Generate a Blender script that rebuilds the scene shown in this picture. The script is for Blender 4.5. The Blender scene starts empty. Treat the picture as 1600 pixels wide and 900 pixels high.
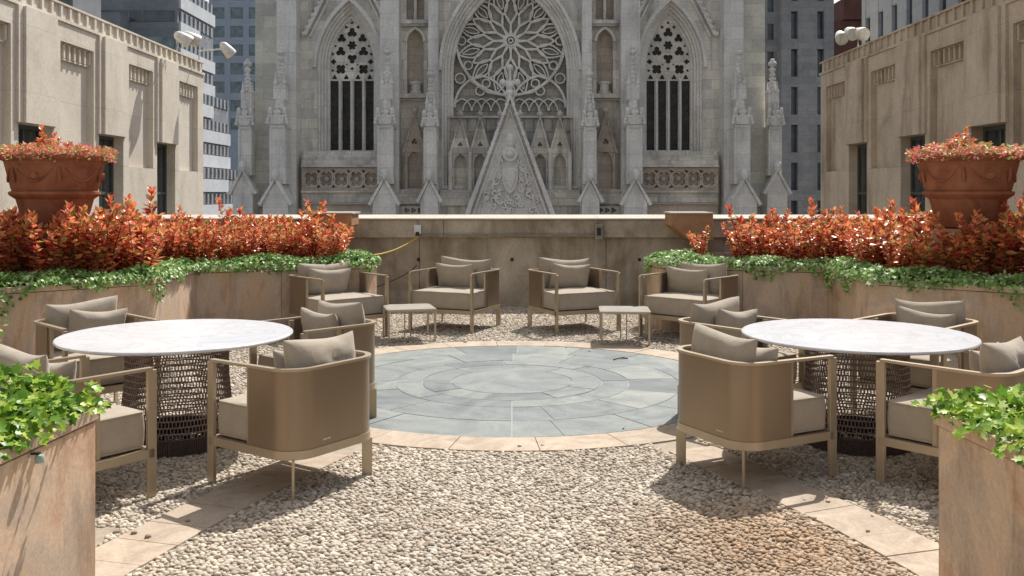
import bpy, math, random
import numpy as np
from mathutils import Vector, Matrix
from mathutils.geometry import tessellate_polygon
random.seed(7); rng = np.random.default_rng(11)
R = math.radians
scene = bpy.context.scene
col = scene.collection

# ------------------------------------------------------------ camera, sky, sun
F = 1480.0; HZ = 302.0; CH = 1.65
cam_d = bpy.data.cameras.new('camera'); cam = bpy.data.objects.new('camera', cam_d); col.objects.link(cam)
cam.location = (0, 0, CH); cam.rotation_euler = (R(90), 0, 0)
cam_d.sensor_width = 36; cam_d.lens = 36*F/1600; cam_d.shift_y = -(450-HZ)/1600
cam_d.clip_end = 3000; cam_d.clip_start = .05
scene.camera = cam
SUN = Vector((.235, .47, .71)).normalized()
elev = math.asin(SUN.z); azim = math.atan2(SUN.x, SUN.y)
w = bpy.data.worlds.new('World'); scene.world = w; w.use_nodes = True
nt = w.node_tree; sky = nt.nodes.new('ShaderNodeTexSky'); sky.sky_type = 'NISHITA'
sky.sun_disc = False; sky.sun_elevation = elev; sky.sun_rotation = azim
sky.air_density = 1.0; sky.dust_density = 2.0; sky.ozone_density = .6
bg = nt.nodes['Background']; bg.inputs[1].default_value = .125
hs_ = nt.nodes.new('ShaderNodeHueSaturation'); hs_.inputs['Saturation'].default_value = .55
wm_ = nt.nodes.new('ShaderNodeMix'); wm_.data_type = 'RGBA'; wm_.blend_type = 'MULTIPLY'; wm_.inputs[0].default_value = 1; wm_.inputs[7].default_value = (1.03, 1, .96, 1)
nt.links.new(sky.outputs[0], hs_.inputs['Color']); nt.links.new(hs_.outputs[0], wm_.inputs[6]); nt.links.new(wm_.outputs[2], bg.inputs[0])
sd = bpy.data.lights.new('sun', 'SUN'); sd.energy = 4.4; sd.angle = R(.5); sd.color = (1, .955, .89)
sun = bpy.data.objects.new('sun', sd); col.objects.link(sun); sun.location = (20, 30, 50)
sun.rotation_euler = SUN.to_track_quat('Z', 'Y').to_euler()
vs = scene.view_settings; vs.view_transform = 'Standard'; vs.look = 'None'; vs.gamma = 1; vs.exposure = .38
vs.use_curve_mapping = False

# ------------------------------------------------------------ materials
def _mat(name, rough=.8, metal=0, spec=.3):
    m = bpy.data.materials.new(name); m.use_nodes = True
    b = m.node_tree.nodes['Principled BSDF']
    b.inputs['Roughness'].default_value = rough; b.inputs['Metallic'].default_value = metal
    b.inputs['Specular IOR Level'].default_value = spec
    return m, m.node_tree, b
def ramp(nt, fac, stops):
    r = nt.nodes.new('ShaderNodeValToRGB')
    el = r.color_ramp.elements
    while len(el) < len(stops): el.new(.5)
    for e, (p, c) in zip(el, stops): e.position = p; e.color = (*c, 1)
    nt.links.new(fac, r.inputs[0]); return r.outputs[0]
def coords(nt, scale=(1, 1, 1), kind='Object'):
    tc = nt.nodes.new('ShaderNodeTexCoord'); mp = nt.nodes.new('ShaderNodeMapping')
    mp.inputs['Scale'].default_value = scale
    oi = nt.nodes.new('ShaderNodeObjectInfo')
    ad = nt.nodes.new('ShaderNodeVectorMath'); ad.operation = 'ADD'
    ml = nt.nodes.new('ShaderNodeVectorMath'); ml.operation = 'SCALE'; ml.inputs[3].default_value = 37
    cb = nt.nodes.new('ShaderNodeCombineXYZ')
    nt.links.new(oi.outputs['Random'], cb.inputs[0]); nt.links.new(cb.outputs[0], ml.inputs[0])
    nt.links.new(tc.outputs[kind], mp.inputs[0]); nt.links.new(mp.outputs[0], ad.inputs[0])
    nt.links.new(ml.outputs[0], ad.inputs[1]); return ad.outputs[0]
def noise(nt, vec, scale, detail=6, rough=.6, dist=0):
    n = nt.nodes.new('ShaderNodeTexNoise'); n.inputs['Scale'].default_value = scale
    n.inputs['Detail'].default_value = detail; n.inputs['Roughness'].default_value = rough
    n.inputs['Distortion'].default_value = dist; nt.links.new(vec, n.inputs[0]); return n.outputs[0]
def mix(nt, fac, a, b, mode='MIX'):
    m = nt.nodes.new('ShaderNodeMix'); m.data_type = 'RGBA'; m.blend_type = mode
    for k, v in ((0, fac), (6, a), (7, b)):
        if hasattr(v, 'is_output'): nt.links.new(v, m.inputs[k])
        else: m.inputs[k].default_value = v if k == 0 else (*v, 1)
    return m.outputs[2]
def bump(nt, b, h, strength=.3, dist=.01):
    n = nt.nodes.new('ShaderNodeBump'); n.inputs['Strength'].default_value = strength
    n.inputs['Distance'].default_value = dist
    nt.links.new(h, n.inputs['Height']); nt.links.new(n.outputs[0], b.inputs['Normal']); return n
def stone(name, stops, scale=3, aniso=(1, 1, 1), rough=.85, bstr=.3, bdist=.004, bscale=60, dist=.6, island=0, brick=None, spec=.2, stain=None):
    m, nt, b = _mat(name, rough, 0, spec)
    v = coords(nt, aniso); c = ramp(nt, noise(nt, v, scale, 8, .62, dist), stops)
    v2 = coords(nt); fine = noise(nt, v2, bscale, 6, .65)
    c = mix(nt, .35, c, ramp(nt, fine, [(.3, (.55,)*3), (.7, (1.25,)*3)]), 'MULTIPLY')
    hgt = fine
    if island:
        g = nt.nodes.new('ShaderNodeNewGeometry')
        c = mix(nt, island, c, ramp(nt, g.outputs['Random Per Island'], [(0, (.55, .56, .6)), (.5, (.95, .95, .95)), (1, (1.3, 1.25, 1.15))]), 'MULTIPLY')
    if brick:
        bw, bh, amt, mort = brick
        tc = nt.nodes.new('ShaderNodeTexCoord'); sp = nt.nodes.new('ShaderNodeSeparateXYZ'); nt.links.new(tc.outputs['Object'], sp.inputs[0])
        ad = nt.nodes.new('ShaderNodeMath'); nt.links.new(sp.outputs[0], ad.inputs[0]); nt.links.new(sp.outputs[1], ad.inputs[1])
        cb = nt.nodes.new('ShaderNodeCombineXYZ'); nt.links.new(ad.outputs[0], cb.inputs[0]); nt.links.new(sp.outputs[2], cb.inputs[1])
        bt = nt.nodes.new('ShaderNodeTexBrick'); nt.links.new(cb.outputs[0], bt.inputs[0])
        bt.inputs['Scale'].default_value = 1; bt.inputs['Brick Width'].default_value = bw; bt.inputs['Row Height'].default_value = bh
        bt.inputs['Mortar Size'].default_value = mort; bt.inputs['Mortar Smooth'].default_value = .3
        bt.inputs['Color1'].default_value = (1-amt, 1-amt, 1-amt*.8, 1); bt.inputs['Color2'].default_value = (1+amt, 1+amt*.95, 1+amt*.8, 1)
        bt.inputs['Mortar'].default_value = (.72, .7, .68, 1)
        c = mix(nt, 1, c, bt.outputs[0], 'MULTIPLY')
    if stain:
        sc, colr, lo, hi = stain
        s = ramp(nt, noise(nt, coords(nt, (1, 1, .18)), sc, 6, .7, .3), [(lo, (1, 1, 1)), (hi, colr)])
        c = mix(nt, 1, c, s, 'MULTIPLY')
    nt.links.new(c, b.inputs['Base Color'])
    bump(nt, b, hgt, bstr, bdist)
    return m
M = {}
M['travertine'] = stone('travertine', [(.3, (.58, .52, .43)), (.5, (.66, .60, .51)), (.72, (.72, .67, .58))], 1.2, bscale=25, stain=(1.4, (.62, .57, .5), .55, .85), bdist=.01, brick=(3.2, 1.1, .035, .004))
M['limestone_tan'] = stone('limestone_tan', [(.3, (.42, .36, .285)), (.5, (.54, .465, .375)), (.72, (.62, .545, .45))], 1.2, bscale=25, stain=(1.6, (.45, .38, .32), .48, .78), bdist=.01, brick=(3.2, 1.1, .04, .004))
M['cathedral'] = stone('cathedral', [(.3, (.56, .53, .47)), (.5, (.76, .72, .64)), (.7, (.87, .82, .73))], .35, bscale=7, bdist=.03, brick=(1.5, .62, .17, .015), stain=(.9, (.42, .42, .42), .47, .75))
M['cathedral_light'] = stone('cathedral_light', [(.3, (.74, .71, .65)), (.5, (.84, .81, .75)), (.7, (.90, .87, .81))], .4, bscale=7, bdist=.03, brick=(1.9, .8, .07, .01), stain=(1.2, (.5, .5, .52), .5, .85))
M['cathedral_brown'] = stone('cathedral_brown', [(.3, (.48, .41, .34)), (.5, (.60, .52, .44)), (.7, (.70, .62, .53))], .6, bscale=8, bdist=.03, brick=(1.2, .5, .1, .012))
M['cathedral_yellow'] = stone('cathedral_yellow', [(.3, (.58, .56, .48)), (.5, (.72, .69, .60)), (.7, (.82, .79, .70))], .4, bscale=8, bdist=.03, brick=(1.7, .75, .14, .012))
M['leadglass'] = stone('leaded_glass', [(.35, (.38, .36, .32)), (.65, (.56, .53, .46))], 1.5, bscale=9, rough=.45, brick=(.5, .5, .12, .03))
M['darkglass'] = stone('dark_lancet_glass', [(.35, (.04, .038, .036)), (.65, (.075, .072, .068))], 1.5, bscale=9, rough=.5, brick=(.3, .3, .2, .03))
M['sandstone'] = stone('sandstone', [(.26, (.34, .23, .15)), (.40, (.54, .39, .26)), (.48, (.50, .40, .32)), (.56, (.64, .48, .35)), (.64, (.56, .36, .25)), (.78, (.70, .58, .46))], 1.1, aniso=(1, 1, .6), dist=2.0, bscale=55, bdist=.004, stain=(3.5, (.5, .4, .33), .5, .75))
M['sandflag'] = stone('sandstone_flag', [(.3, (.35, .285, .22)), (.5, (.45, .37, .29)), (.7, (.52, .445, .36))], 2.6, dist=2.5, island=.14, bscale=50, bdist=.002)
M['bluestone'] = stone('bluestone', [(.3, (.155, .178, .18)), (.5, (.215, .237, .235)), (.72, (.285, .303, .295))], 2.0, dist=1.9, island=.55, bscale=45, bdist=.0015, rough=.6)
M['mortar'] = stone('mortar', [(.3, (.30, .25, .19)), (.7, (.42, .36, .29))], 20, bscale=150, bdist=.004)
M['grout'] = stone('pale_grout', [(.3, (.36, .36, .34)), (.7, (.46, .45, .43))], 20, bscale=150)
M['concrete'] = stone('weathered_concrete', [(.3, (.30, .255, .19)), (.5, (.47, .415, .325)), (.72, (.64, .58, .48))], 1.5, aniso=(1, 1, .8), dist=1.2, bscale=35, bdist=.006, stain=(1.8, (.5, .44, .35), .46, .74))
M['coping'] = stone('pale_coping', [(.3, (.42, .39, .33)), (.7, (.56, .52, .45))], 4, bscale=60)
M['corbel'] = stone('brown_sandstone', [(.3, (.36, .20, .11)), (.7, (.50, .30, .18))], 4, bscale=60)
M['terracotta'] = stone('terracotta', [(.3, (.22, .085, .045)), (.5, (.32, .125, .068)), (.72, (.40, .175, .10))], 4, dist=.8, bscale=70, bdist=.002, stain=(5, (.65, .62, .6), .5, .85))
M['soil'] = stone('soil', [(.3, (.02, .013, .009)), (.7, (.05, .035, .025))], 30, bscale=120, bdist=.02)
M['asphalt'] = stone('asphalt', [(.3, (.04, .04, .042)), (.7, (.065, .065, .066))], 2, bscale=30)
M['greybuild'] = stone('grey_cladding', [(.3, (.20, .215, .235)), (.7, (.28, .295, .315))], .2, bscale=2, brick=(3, 1.2, .1, .02))
M['whiteband'] = stone('pale_spandrel', [(.3, (.50, .52, .54)), (.7, (.62, .64, .66))], .2, bscale=2)
M['paleblue'] = stone('pale_grey_cladding', [(.3, (.34, .38, .44)), (.7, (.42, .46, .52))], .2, bscale=2)
M['darkstone'] = stone('dark_masonry', [(.3, (.20, .20, .205)), (.7, (.32, .315, .31))], .15, bscale=2, brick=(1.6, .8, .1, .02))
M['redbrick'] = stone('dark_red_brick', [(.3, (.12, .055, .045)), (.7, (.19, .09, .07))], .5, bscale=4, brick=(.6, .3, .1, .03))
M['lightstone'] = stone('pale_grey_stone', [(.3, (.36, .37, .39)), (.7, (.46, .47, .48))], .3, bscale=3, brick=(2, .8, .06, .01))

def simple(name, c, rough=.5, metal=0, spec=.4, nscale=0, amt=.15, bstr=0, bdist=.001, bs=200, aniso=(1, 1, 1)):
    m, nt, b = _mat(name, rough, metal, spec)
    if nscale:
        lo = tuple(x*(1-amt) for x in c); hi = tuple(min(1, x*(1+amt)) for x in c)
        nt.links.new(ramp(nt, noise(nt, coords(nt, aniso), nscale, 5), [(.3, lo), (.7, hi)]), b.inputs['Base Color'])
    else: b.inputs['Base Color'].default_value = (*c, 1)
    if bstr: bump(nt, b, noise(nt, coords(nt), bs, 3), bstr, bdist)
    return m
M['frame'] = simple('champagne_powder_coat', (.42, .345, .245), .36, .4, .5, 8, .06, .15, .0006, 400)
M['panel'] = simple('bronze_sling_panel', (.27, .205, .14), .33, .45, .5, 3, .05, .08, .0006, 500)
M['strap'] = simple('brown_woven_rope', (.22, .155, .135), .5, 0, .4, 60, .35)
M['darkstrap'] = simple('dark_woven_rope', (.07, .05, .045), .6, 0, .3, 60, .35)
M['glass'] = simple('window_glass', (.05, .06, .065), .12, 0, .6, 1.2, .5)
M['farglass'] = simple('far_window_glass', (.05, .065, .08), .2, 0, .6, .6, .6)
M['greenglass'] = simple('greenish_window_glass', (.13, .18, .19), .2, 0, .6, .8, .5)
gt = M['glass'].node_tree; tb = gt.nodes.new('ShaderNodeBsdfTransparent'); gm = gt.nodes.new('ShaderNodeMixShader'); gm.inputs[0].default_value = .5
gt.links.new(gt.nodes['Principled BSDF'].outputs[0], gm.inputs[1]); gt.links.new(tb.outputs[0], gm.inputs[2]); gt.links.new(gm.outputs[0], gt.nodes['Material Output'].inputs[0])
M['curtain'] = simple('pale_curtain', (.4, .42, .42), .9, 0, .1, 12, .3, aniso=(4, 4, .2))
M['wframe'] = simple('dark_green_window_frame', (.07, .08, .075), .5)
M['whitebox'] = simple('white_plastic', (.75, .76, .74), .4)
M['dirtywhite'] = simple('weathered_white_enamel', (.62, .62, .58), .45, 0, .4, 12, .25)
M['amber'] = simple('amber_lens', (.5, .27, .1), .25)
M['darkmetal'] = simple('dark_metal', (.035, .03, .028), .5, .3)
M['yellow'] = simple('yellow_rubber', (.55, .38, .03), .5)
M['galv'] = simple('galvanised_conduit', (.30, .28, .24), .55, .4, .4, 15, .25)
M['stem'] = simple('woody_stem', (.09, .05, .03), .8)
M['mark'] = simple('pale_mark', (.6, .55, .45), .5)
# fabric
def fabric(name, c):
    m, nt, b = _mat(name, .95, 0, .1)
    v = coords(nt)
    n = noise(nt, v, 9, 4); f = noise(nt, v, 420, 2)
    cc = ramp(nt, n, [(.3, tuple(x*.9 for x in c)), (.7, tuple(x*1.07 for x in c))])
    cc = mix(nt, .4, cc, ramp(nt, f, [(.3, (.75,)*3), (.7, (1.2,)*3)]), 'MULTIPLY')
    nt.links.new(cc, b.inputs['Base Color'])
    ad = nt.nodes.new('ShaderNodeMath'); ad.operation = 'ADD'
    ml = nt.nodes.new('ShaderNodeMath'); ml.operation = 'MULTIPLY'; ml.inputs[1].default_value = .12
    n2 = noise(nt, v, 14, 3, .5, .6)
    nt.links.new(f, ml.inputs[0]); nt.links.new(ml.outputs[0], ad.inputs[0]); nt.links.new(n2, ad.inputs[1])
    bump(nt, b, ad.outputs[0], .5, .008)
    b.inputs['Sheen Weight'].default_value = .25
    return m
M['fabric'] = fabric('taupe_outdoor_fabric', (.40, .345, .275))
# marble
def marble():
    m, nt, b = _mat('white_marble', .22, 0, .5)
    v = coords(nt); n = noise(nt, v, 2.2, 9, .65, 1.6)
    c = ramp(nt, n, [(.36, (.70, .715, .74)), (.46, (.69, .705, .73)), (.5, (.60, .62, .65)), (.54, (.69, .705, .73)), (.7, (.73, .74, .76))])
    n2 = noise(nt, v, 1.1, 4); c = mix(nt, 1, c, ramp(nt, n2, [(.35, (.9, .91, .93)), (.6, (1, 1, 1))]), 'MULTIPLY')
    nt.links.new(c, b.inputs['Base Color']); return m
M['marble'] = marble()
# pebbles
def pebble():
    m, nt, b = _mat('river_pebble', .7, 0, .3)
    g = nt.nodes.new('ShaderNodeNewGeometry')
    c = ramp(nt, g.outputs['Random Per Island'], [(0, (.20, .165, .13)), (.12, (.36, .315, .255)), (.4, (.49, .44, .365)), (.7, (.59, .545, .465)), (.86, (.49, .40, .31)), (1, (.74, .70, .62))])
    v = coords(nt); c = mix(nt, .5, c, ramp(nt, noise(nt, v, 55, 5), [(.3, (.7,)*3), (.7, (1.2,)*3)]), 'MULTIPLY')
    c = mix(nt, 1, c, ramp(nt, noise(nt, v, 1.1, 4), [(.35, (.86, .83, .8)), (.65, (1.06, 1.05, 1.03))]), 'MULTIPLY')
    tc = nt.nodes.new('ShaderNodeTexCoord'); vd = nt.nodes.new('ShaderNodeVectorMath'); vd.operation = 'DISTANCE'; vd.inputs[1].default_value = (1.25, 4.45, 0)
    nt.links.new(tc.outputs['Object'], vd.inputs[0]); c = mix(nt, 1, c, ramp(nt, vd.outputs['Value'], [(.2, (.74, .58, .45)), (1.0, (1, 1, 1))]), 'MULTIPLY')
    nt.links.new(c, b.inputs['Base Color']); return m
M['pebble'] = pebble()
def leafmat(name, stops, rough=.45, trans=.3, ov=.12):
    m, nt, b = _mat(name, rough, 0, .35)
    g = nt.nodes.new('ShaderNodeNewGeometry'); oi = nt.nodes.new('ShaderNodeObjectInfo')
    ad = nt.nodes.new('ShaderNodeMath'); ad.operation = 'MULTIPLY_ADD'; ad.inputs[1].default_value = 1-ov
    ml = nt.nodes.new('ShaderNodeMath'); ml.operation = 'MULTIPLY'; ml.inputs[1].default_value = ov
    nt.links.new(g.outputs['Random Per Island'], ad.inputs[0]); nt.links.new(oi.outputs['Random'], ml.inputs[0]); nt.links.new(ml.outputs[0], ad.inputs[2])
    c = ramp(nt, ad.outputs[0], stops)
    nt.links.new(c, b.inputs['Base Color'])
    tr = nt.nodes.new('ShaderNodeBsdfTranslucent'); nt.links.new(c, tr.inputs[0])
    mx = nt.nodes.new('ShaderNodeMixShader'); mx.inputs[0].default_value = trans
    nt.links.new(b.outputs[0], mx.inputs[1]); nt.links.new(tr.outputs[0], mx.inputs[2])
    nt.links.new(mx.outputs[0], nt.nodes['Material Output'].inputs[0]); return m
M['redleaf'] = leafmat('orange_red_leaf', [(0, (.11, .02, .025)), (.13, (.36, .05, .04)), (.30, (.70, .14, .08)), (.42, (.88, .29, .12)), (.64, (.88, .44, .19)), (.76, (.50, .36, .11)), (.86, (.22, .24, .06)), (.93, (.60, .10, .09)), (1, (.95, .62, .48))], .26, .4, .22)
M['ivyleaf'] = leafmat('variegated_ivy_leaf', [(0, (.06, .14, .03)), (.3, (.16, .32, .07)), (.6, (.30, .50, .13)), (.82, (.48, .62, .28)), (1, (.78, .80, .62))], .4, .3)
M['limeleaf'] = leafmat('lime_ivy_leaf', [(0, (.06, .15, .02)), (.3, (.16, .32, .04)), (.6, (.34, .52, .07)), (.85, (.54, .66, .12)), (1, (.66, .74, .4))], .35, .4)
M['pinkleaf'] = leafmat('pink_begonia_bloom', [(0, (.16, .26, .05)), (.28, (.50, .58, .18)), (.46, (.66, .22, .12)), (.72, (.80, .22, .22)), (1, (.88, .52, .42))], .5, .3)

# ------------------------------------------------------------ mesh helpers
class MB:
    def __init__(s): s.v = []; s.f = []
    def add(s, vs, fs):
        n = len(s.v); s.v += [tuple(p) for p in vs]; s.f += [tuple(i+n for i in f) for f in fs]; return s
    def box(s, x0, x1, y0, y1, z0, z1):
        if x0 > x1: x0, x1 = x1, x0
        if y0 > y1: y0, y1 = y1, y0
        if z0 > z1: z0, z1 = z1, z0
        return s.add([(x0,y0,z0),(x1,y0,z0),(x1,y1,z0),(x0,y1,z0),(x0,y0,z1),(x1,y0,z1),(x1,y1,z1),(x0,y1,z1)],
              [(0,3,2,1),(4,5,6,7),(0,1,5,4),(1,2,6,5),(2,3,7,6),(3,0,4,7)])
    def obox(s, c, hx, hy, z0, z1, ang):   # oriented box around z
        ca, sa = math.cos(ang), math.sin(ang); P = []
        for z in (z0, z1):
            for a, b in ((-hx,-hy),(hx,-hy),(hx,hy),(-hx,hy)): P.append((c[0]+a*ca-b*sa, c[1]+a*sa+b*ca, z))
        return s.add(P, [(0,3,2,1),(4,5,6,7),(0,1,5,4),(1,2,6,5),(2,3,7,6),(3,0,4,7)])
    def plate(s, outer, holes, y0, y1, tf=None):   # polygon in xz extruded along y
        loops = [outer]+list(holes); flat = [p for l in loops for p in l]; n = len(flat)
        tris = tessellate_polygon([[Vector((p[0], p[1], 0)) for p in l] for l in loops])
        V = [(p[0], y0, p[1]) for p in flat]+[(p[0], y1, p[1]) for p in flat]
        if tf: V = [tf(v) for v in V]
        Fc = []
        for t in tris:
            a, b, c = [flat[i] for i in t]
            if (b[0]-a[0])*(c[1]-a[1])-(b[1]-a[1])*(c[0]-a[0]) < 0: t = (t[0], t[2], t[1])
            Fc.append(tuple(t)); Fc.append((t[0]+n, t[2]+n, t[1]+n))
        k = 0
        for li, l in enumerate(loops):
            m = len(l); A = sum(l[i][0]*l[(i+1)%m][1]-l[(i+1)%m][0]*l[i][1] for i in range(m))
            flip = (A < 0) ^ (li > 0)
            for i in range(m):
                a, b = k+i, k+(i+1) % m
                Fc.append((b, a, a+n, b+n) if flip else (a, b, b+n, a+n)[::1] if False else ((a, a+n, b+n, b) if not flip else (b, b+n, a+n, a)))
            k += m
        return s.add(V, Fc)
    def bar(s, pts, wd, y0, y1, closed=False):   # ribbon bar in xz plane
        P = [Vector(p) for p in pts]; n = len(P); L = []; Rr = []; y0 = y0-random.uniform(.002, .03)
        for i in range(n):
            a = P[(i-1) % n] if (closed or i > 0) else P[i]; b = P[(i+1) % n] if (closed or i < n-1) else P[i]
            t = (b-a); t = t.normalized() if t.length > 1e-9 else Vector((1, 0)); nn = Vector((-t.y, t.x))*wd/2
            L.append(P[i]+nn); Rr.append(P[i]-nn)
        V = []; 
        for i in range(n): V += [(L[i].x,y0,L[i].y),(Rr[i].x,y0,Rr[i].y),(Rr[i].x,y1,Rr[i].y),(L[i].x,y1,L[i].y)]
        Fc = []
        for i in range(n if closed else n-1):
            a = 4*i; b = 4*((i+1) % n)
            for k in range(4): Fc.append((a+k, b+k, b+(k+1) % 4, a+(k+1) % 4))
        if not closed: Fc += [(3,2,1,0), (4*n-4,4*n-3,4*n-2,4*n-1)]
        return s.add(V, Fc)
    def strip(s, path, hw, z0, z1, closed=False):   # wall strip along a path in xy
        P = [Vector(p) for p in path]; n = len(P); V = []
        for i in range(n):
            a = P[(i-1) % n] if (closed or i > 0) else P[i]; b = P[(i+1) % n] if (closed or i < n-1) else P[i]
            t1 = (P[i]-a).normalized() if (P[i]-a).length > 1e-9 else (b-P[i]).normalized()
            t2 = (b-P[i]).normalized() if (b-P[i]).length > 1e-9 else t1
            t = (t1+t2).normalized(); nn = Vector((-t.y, t.x))*hw/max(.5, t.dot(t1))
            l, r = P[i]+nn, P[i]-nn
            V += [(l.x,l.y,z0),(r.x,r.y,z0),(r.x,r.y,z1),(l.x,l.y,z1)]
        Fc = []
        for i in range(n if closed else n-1):
            a = 4*i; b = 4*((i+1) % n)
            for k in range(4): Fc.append((a+(k+1) % 4, b+(k+1) % 4, b+k, a+k))
        if not closed: Fc += [(0,1,2,3), (4*n-1,4*n-2,4*n-3,4*n-4)]
        return s.add(V, Fc)
    def lathe(s, prof, seg=24, c=(0, 0), sq=0):
        V = []; Fc = []; n = len(prof)
        for j in range(seg):
            a = 2*math.pi*(j+.5)/seg
            for r, z in prof: V.append((c[0]+r*math.cos(a), c[1]+r*math.sin(a), z))
        for j in range(seg):
            k = (j+1) % seg
            for i in range(n-1): Fc.append((j*n+i, k*n+i, k*n+i+1, j*n+i+1))
        Fc.append(tuple(j*n for j in range(seg))[::-1]); Fc.append(tuple(j*n+n-1 for j in range(seg)))
        return s.add(V, Fc)
    def tube(s, pts, r, seg=8):
        P = [Vector(p) for p in pts]; n = len(P); V = []; Fc = []
        for i in range(n):
            t = (P[min(i+1, n-1)]-P[max(i-1, 0)]).normalized()
            u = t.cross(Vector((0, 0, 1))); u = u.normalized() if u.length > 1e-3 else Vector((1, 0, 0)); q = t.cross(u)
            rr = r[i] if isinstance(r, (list, tuple)) else r
            for k in range(seg):
                a = 2*math.pi*k/seg; V.append(P[i]+(u*math.cos(a)+q*math.sin(a))*rr)
        for i in range(n-1):
            for k in range(seg): Fc.append((i*seg+k, i*seg+(k+1) % seg, (i+1)*seg+(k+1) % seg, (i+1)*seg+k))
        Fc.append(tuple(range(seg))[::-1]); Fc.append(tuple((n-1)*seg+k for k in range(seg)))
        return s.add(V, Fc)
    def ball(s, c, r, sz=1):
        prof = [(r*math.sin(t)+1e-4, c[2]-r*sz*math.cos(t)) for t in [math.pi*i/6 for i in range(7)]]
        return s.lathe(prof, 8, (c[0], c[1]))
    def build(s, name, mat, parent=None, smooth=False, bevel=0, seg=2):
        me = bpy.data.meshes.new(name); me.from_pydata(s.v, [], s.f); me.update()
        me.materials.append(mat)
        if smooth:
            me.polygons.foreach_set('use_smooth', [True]*len(me.polygons))
            try: me.set_sharp_from_angle(angle=R(smooth if smooth is not True else 40))
            except Exception: pass
        o = bpy.data.objects.new(name, me); col.objects.link(o); o.parent = parent
        if bevel:
            b = o.modifiers.new('bevel', 'BEVEL'); b.width = bevel; b.segments = seg; b.limit_method = 'ANGLE'; b.angle_limit = R(40)
            b.harden_normals = False
        return o
def npmesh(name, V, Fc, mat, parent=None, smooth=False):
    me = bpy.data.meshes.new(name); k = Fc.shape[1]
    me.vertices.add(len(V)); me.vertices.foreach_set('co', V.astype(np.float32).ravel())
    me.loops.add(Fc.size); me.loops.foreach_set('vertex_index', Fc.astype(np.int32).ravel())
    me.polygons.add(len(Fc)); me.polygons.foreach_set('loop_start', np.arange(0, Fc.size, k, dtype=np.int32))
    if smooth: me.polygons.foreach_set('use_smooth', np.ones(len(Fc), dtype=bool))
    me.update(calc_edges=True); me.materials.append(mat)
    o = bpy.data.objects.new(name, me); col.objects.link(o); o.parent = parent; return o
def tag(o, label=None, cat=None, group=None, kind=None):
    if label: o['label'] = label
    if cat: o['category'] = cat
    if group: o['group'] = group
    if kind: o['kind'] = kind
    return o
def empty(name, label, cat, loc=(0, 0, 0), rz=0, group=None):
    o = bpy.data.objects.new(name, None); col.objects.link(o); o.location = loc; o.rotation_euler = (0, 0, rz)
    o.empty_display_size = .2
    return tag(o, label, cat, group)
KIDS = {}
def copy_tree(o, parent=None):
    c = o.copy(); col.objects.link(c); c.parent = parent
    for ch in [x for x in col.objects if x.parent == o]: copy_tree(ch, c)
    return c
def place(src, first, loc, rz, label, group=None):
    o = src if first else copy_tree(src)
    o.location = loc; o.rotation_euler = (0, 0, rz); o['label'] = label
    if group: o['group'] = group
    return o
def face(fx, fy): return math.atan2(fy, fx)-math.pi/2

# ------------------------------------------------------------ ground
def flat(mb, P, z0, z1):
    A = sum(P[i][0]*P[(i+1) % len(P)][1]-P[(i+1) % len(P)][0]*P[i][1] for i in range(len(P)))
    if A < 0: P = P[::-1]
    n = len(P); tr = tessellate_polygon([[Vector((x, y, 0)) for x, y in P]])
    Fc = []
    for t in tr:
        a, b_, c = [P[i] for i in t]
        if (b_[0]-a[0])*(c[1]-a[1])-(b_[1]-a[1])*(c[0]-a[0]) < 0: t = (t[0], t[2], t[1])
        Fc.append(tuple(i+n for i in t)); Fc.append(tuple(t)[::-1])
    for i in range(n): j = (i+1) % n; Fc.append((i, j, n+j, n+i))
    mb.add([(x, y, z0) for x, y in P]+[(x, y, z1) for x, y in P], Fc)
DC = (0, 8.33); DR = 1.925; BR = 2.27
g = MB().box(-700, 700, -400, 1200, -24.3, -24); tag(g.build('street', M['asphalt']), kind='structure')
g = MB().box(-12, 12, -8, 14.4, -24, -.035); tag(g.build('terrace_base', M['mortar']), kind='structure')
g = MB(); seg = 96
for i in range(seg):
    pass
g.lathe([(DR+.005, -.034), (DR+.005, -.004)], 96, DC); tag(g.build('disc_bed', M['grout']), kind='structure')
def wedge(mb, r0, r1, a0, a1, z0, z1, gap=.004, c=DC):
    n = max(2, int((a1-a0)/.06)); g0 = gap/max(r0, .05); g1 = gap/r1; top = []
    for i in range(n+1):
        t = i/n; a = (a0+g1)+(a1-a0-2*g1)*t; top.append((c[0]+(r1-gap)*math.cos(a), c[1]+(r1-gap)*math.sin(a)))
    if r0 > 0:
        for i in range(n, -1, -1):
            t = i/n; a = (a0+g0)+(a1-a0-2*g0)*t; top.append((c[0]+(r0+gap)*math.cos(a), c[1]+(r0+gap)*math.sin(a)))
    N = len(top); V = [(x, y, z0) for x, y in top]+[(x, y, z1) for x, y in top]
    # strip quads on top
    Fc = []
    if r0 > 0:
        for i in range(n): Fc.append((N+i, N+i+1, N+N-2-i, N+N-1-i))
    else: Fc.append(tuple(range(N, 2*N)))
    for i in range(N): j = (i+1) % N; Fc.append((i, j, N+j, N+i))
    mb.add(V, Fc)
b = MB()
wedge(b, 0, .53, 0, 2*math.pi, -.02, .0, .004)
for r0, r1, n, off in ((.53, .785, 9, .3), (.785, 1.02, 8, .0), (1.02, 1.46, 13, .12), (1.46, DR, 17, .05)):
    A = [off+2*math.pi*(i+random.uniform(-.12, .12))/n for i in range(n)]
    A[int(n*.75)] = 1.5*math.pi if n != 9 else A[int(n*.75)]
    A.sort(); A.append(A[0]+2*math.pi)
    for i in range(n): wedge(b, r0, r1, A[i], A[i+1], -.02, random.uniform(-.0012, .0012))
tag(b.build('bluestone_paving', M['bluestone']), kind='structure')
b = MB(); n = 24
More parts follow.
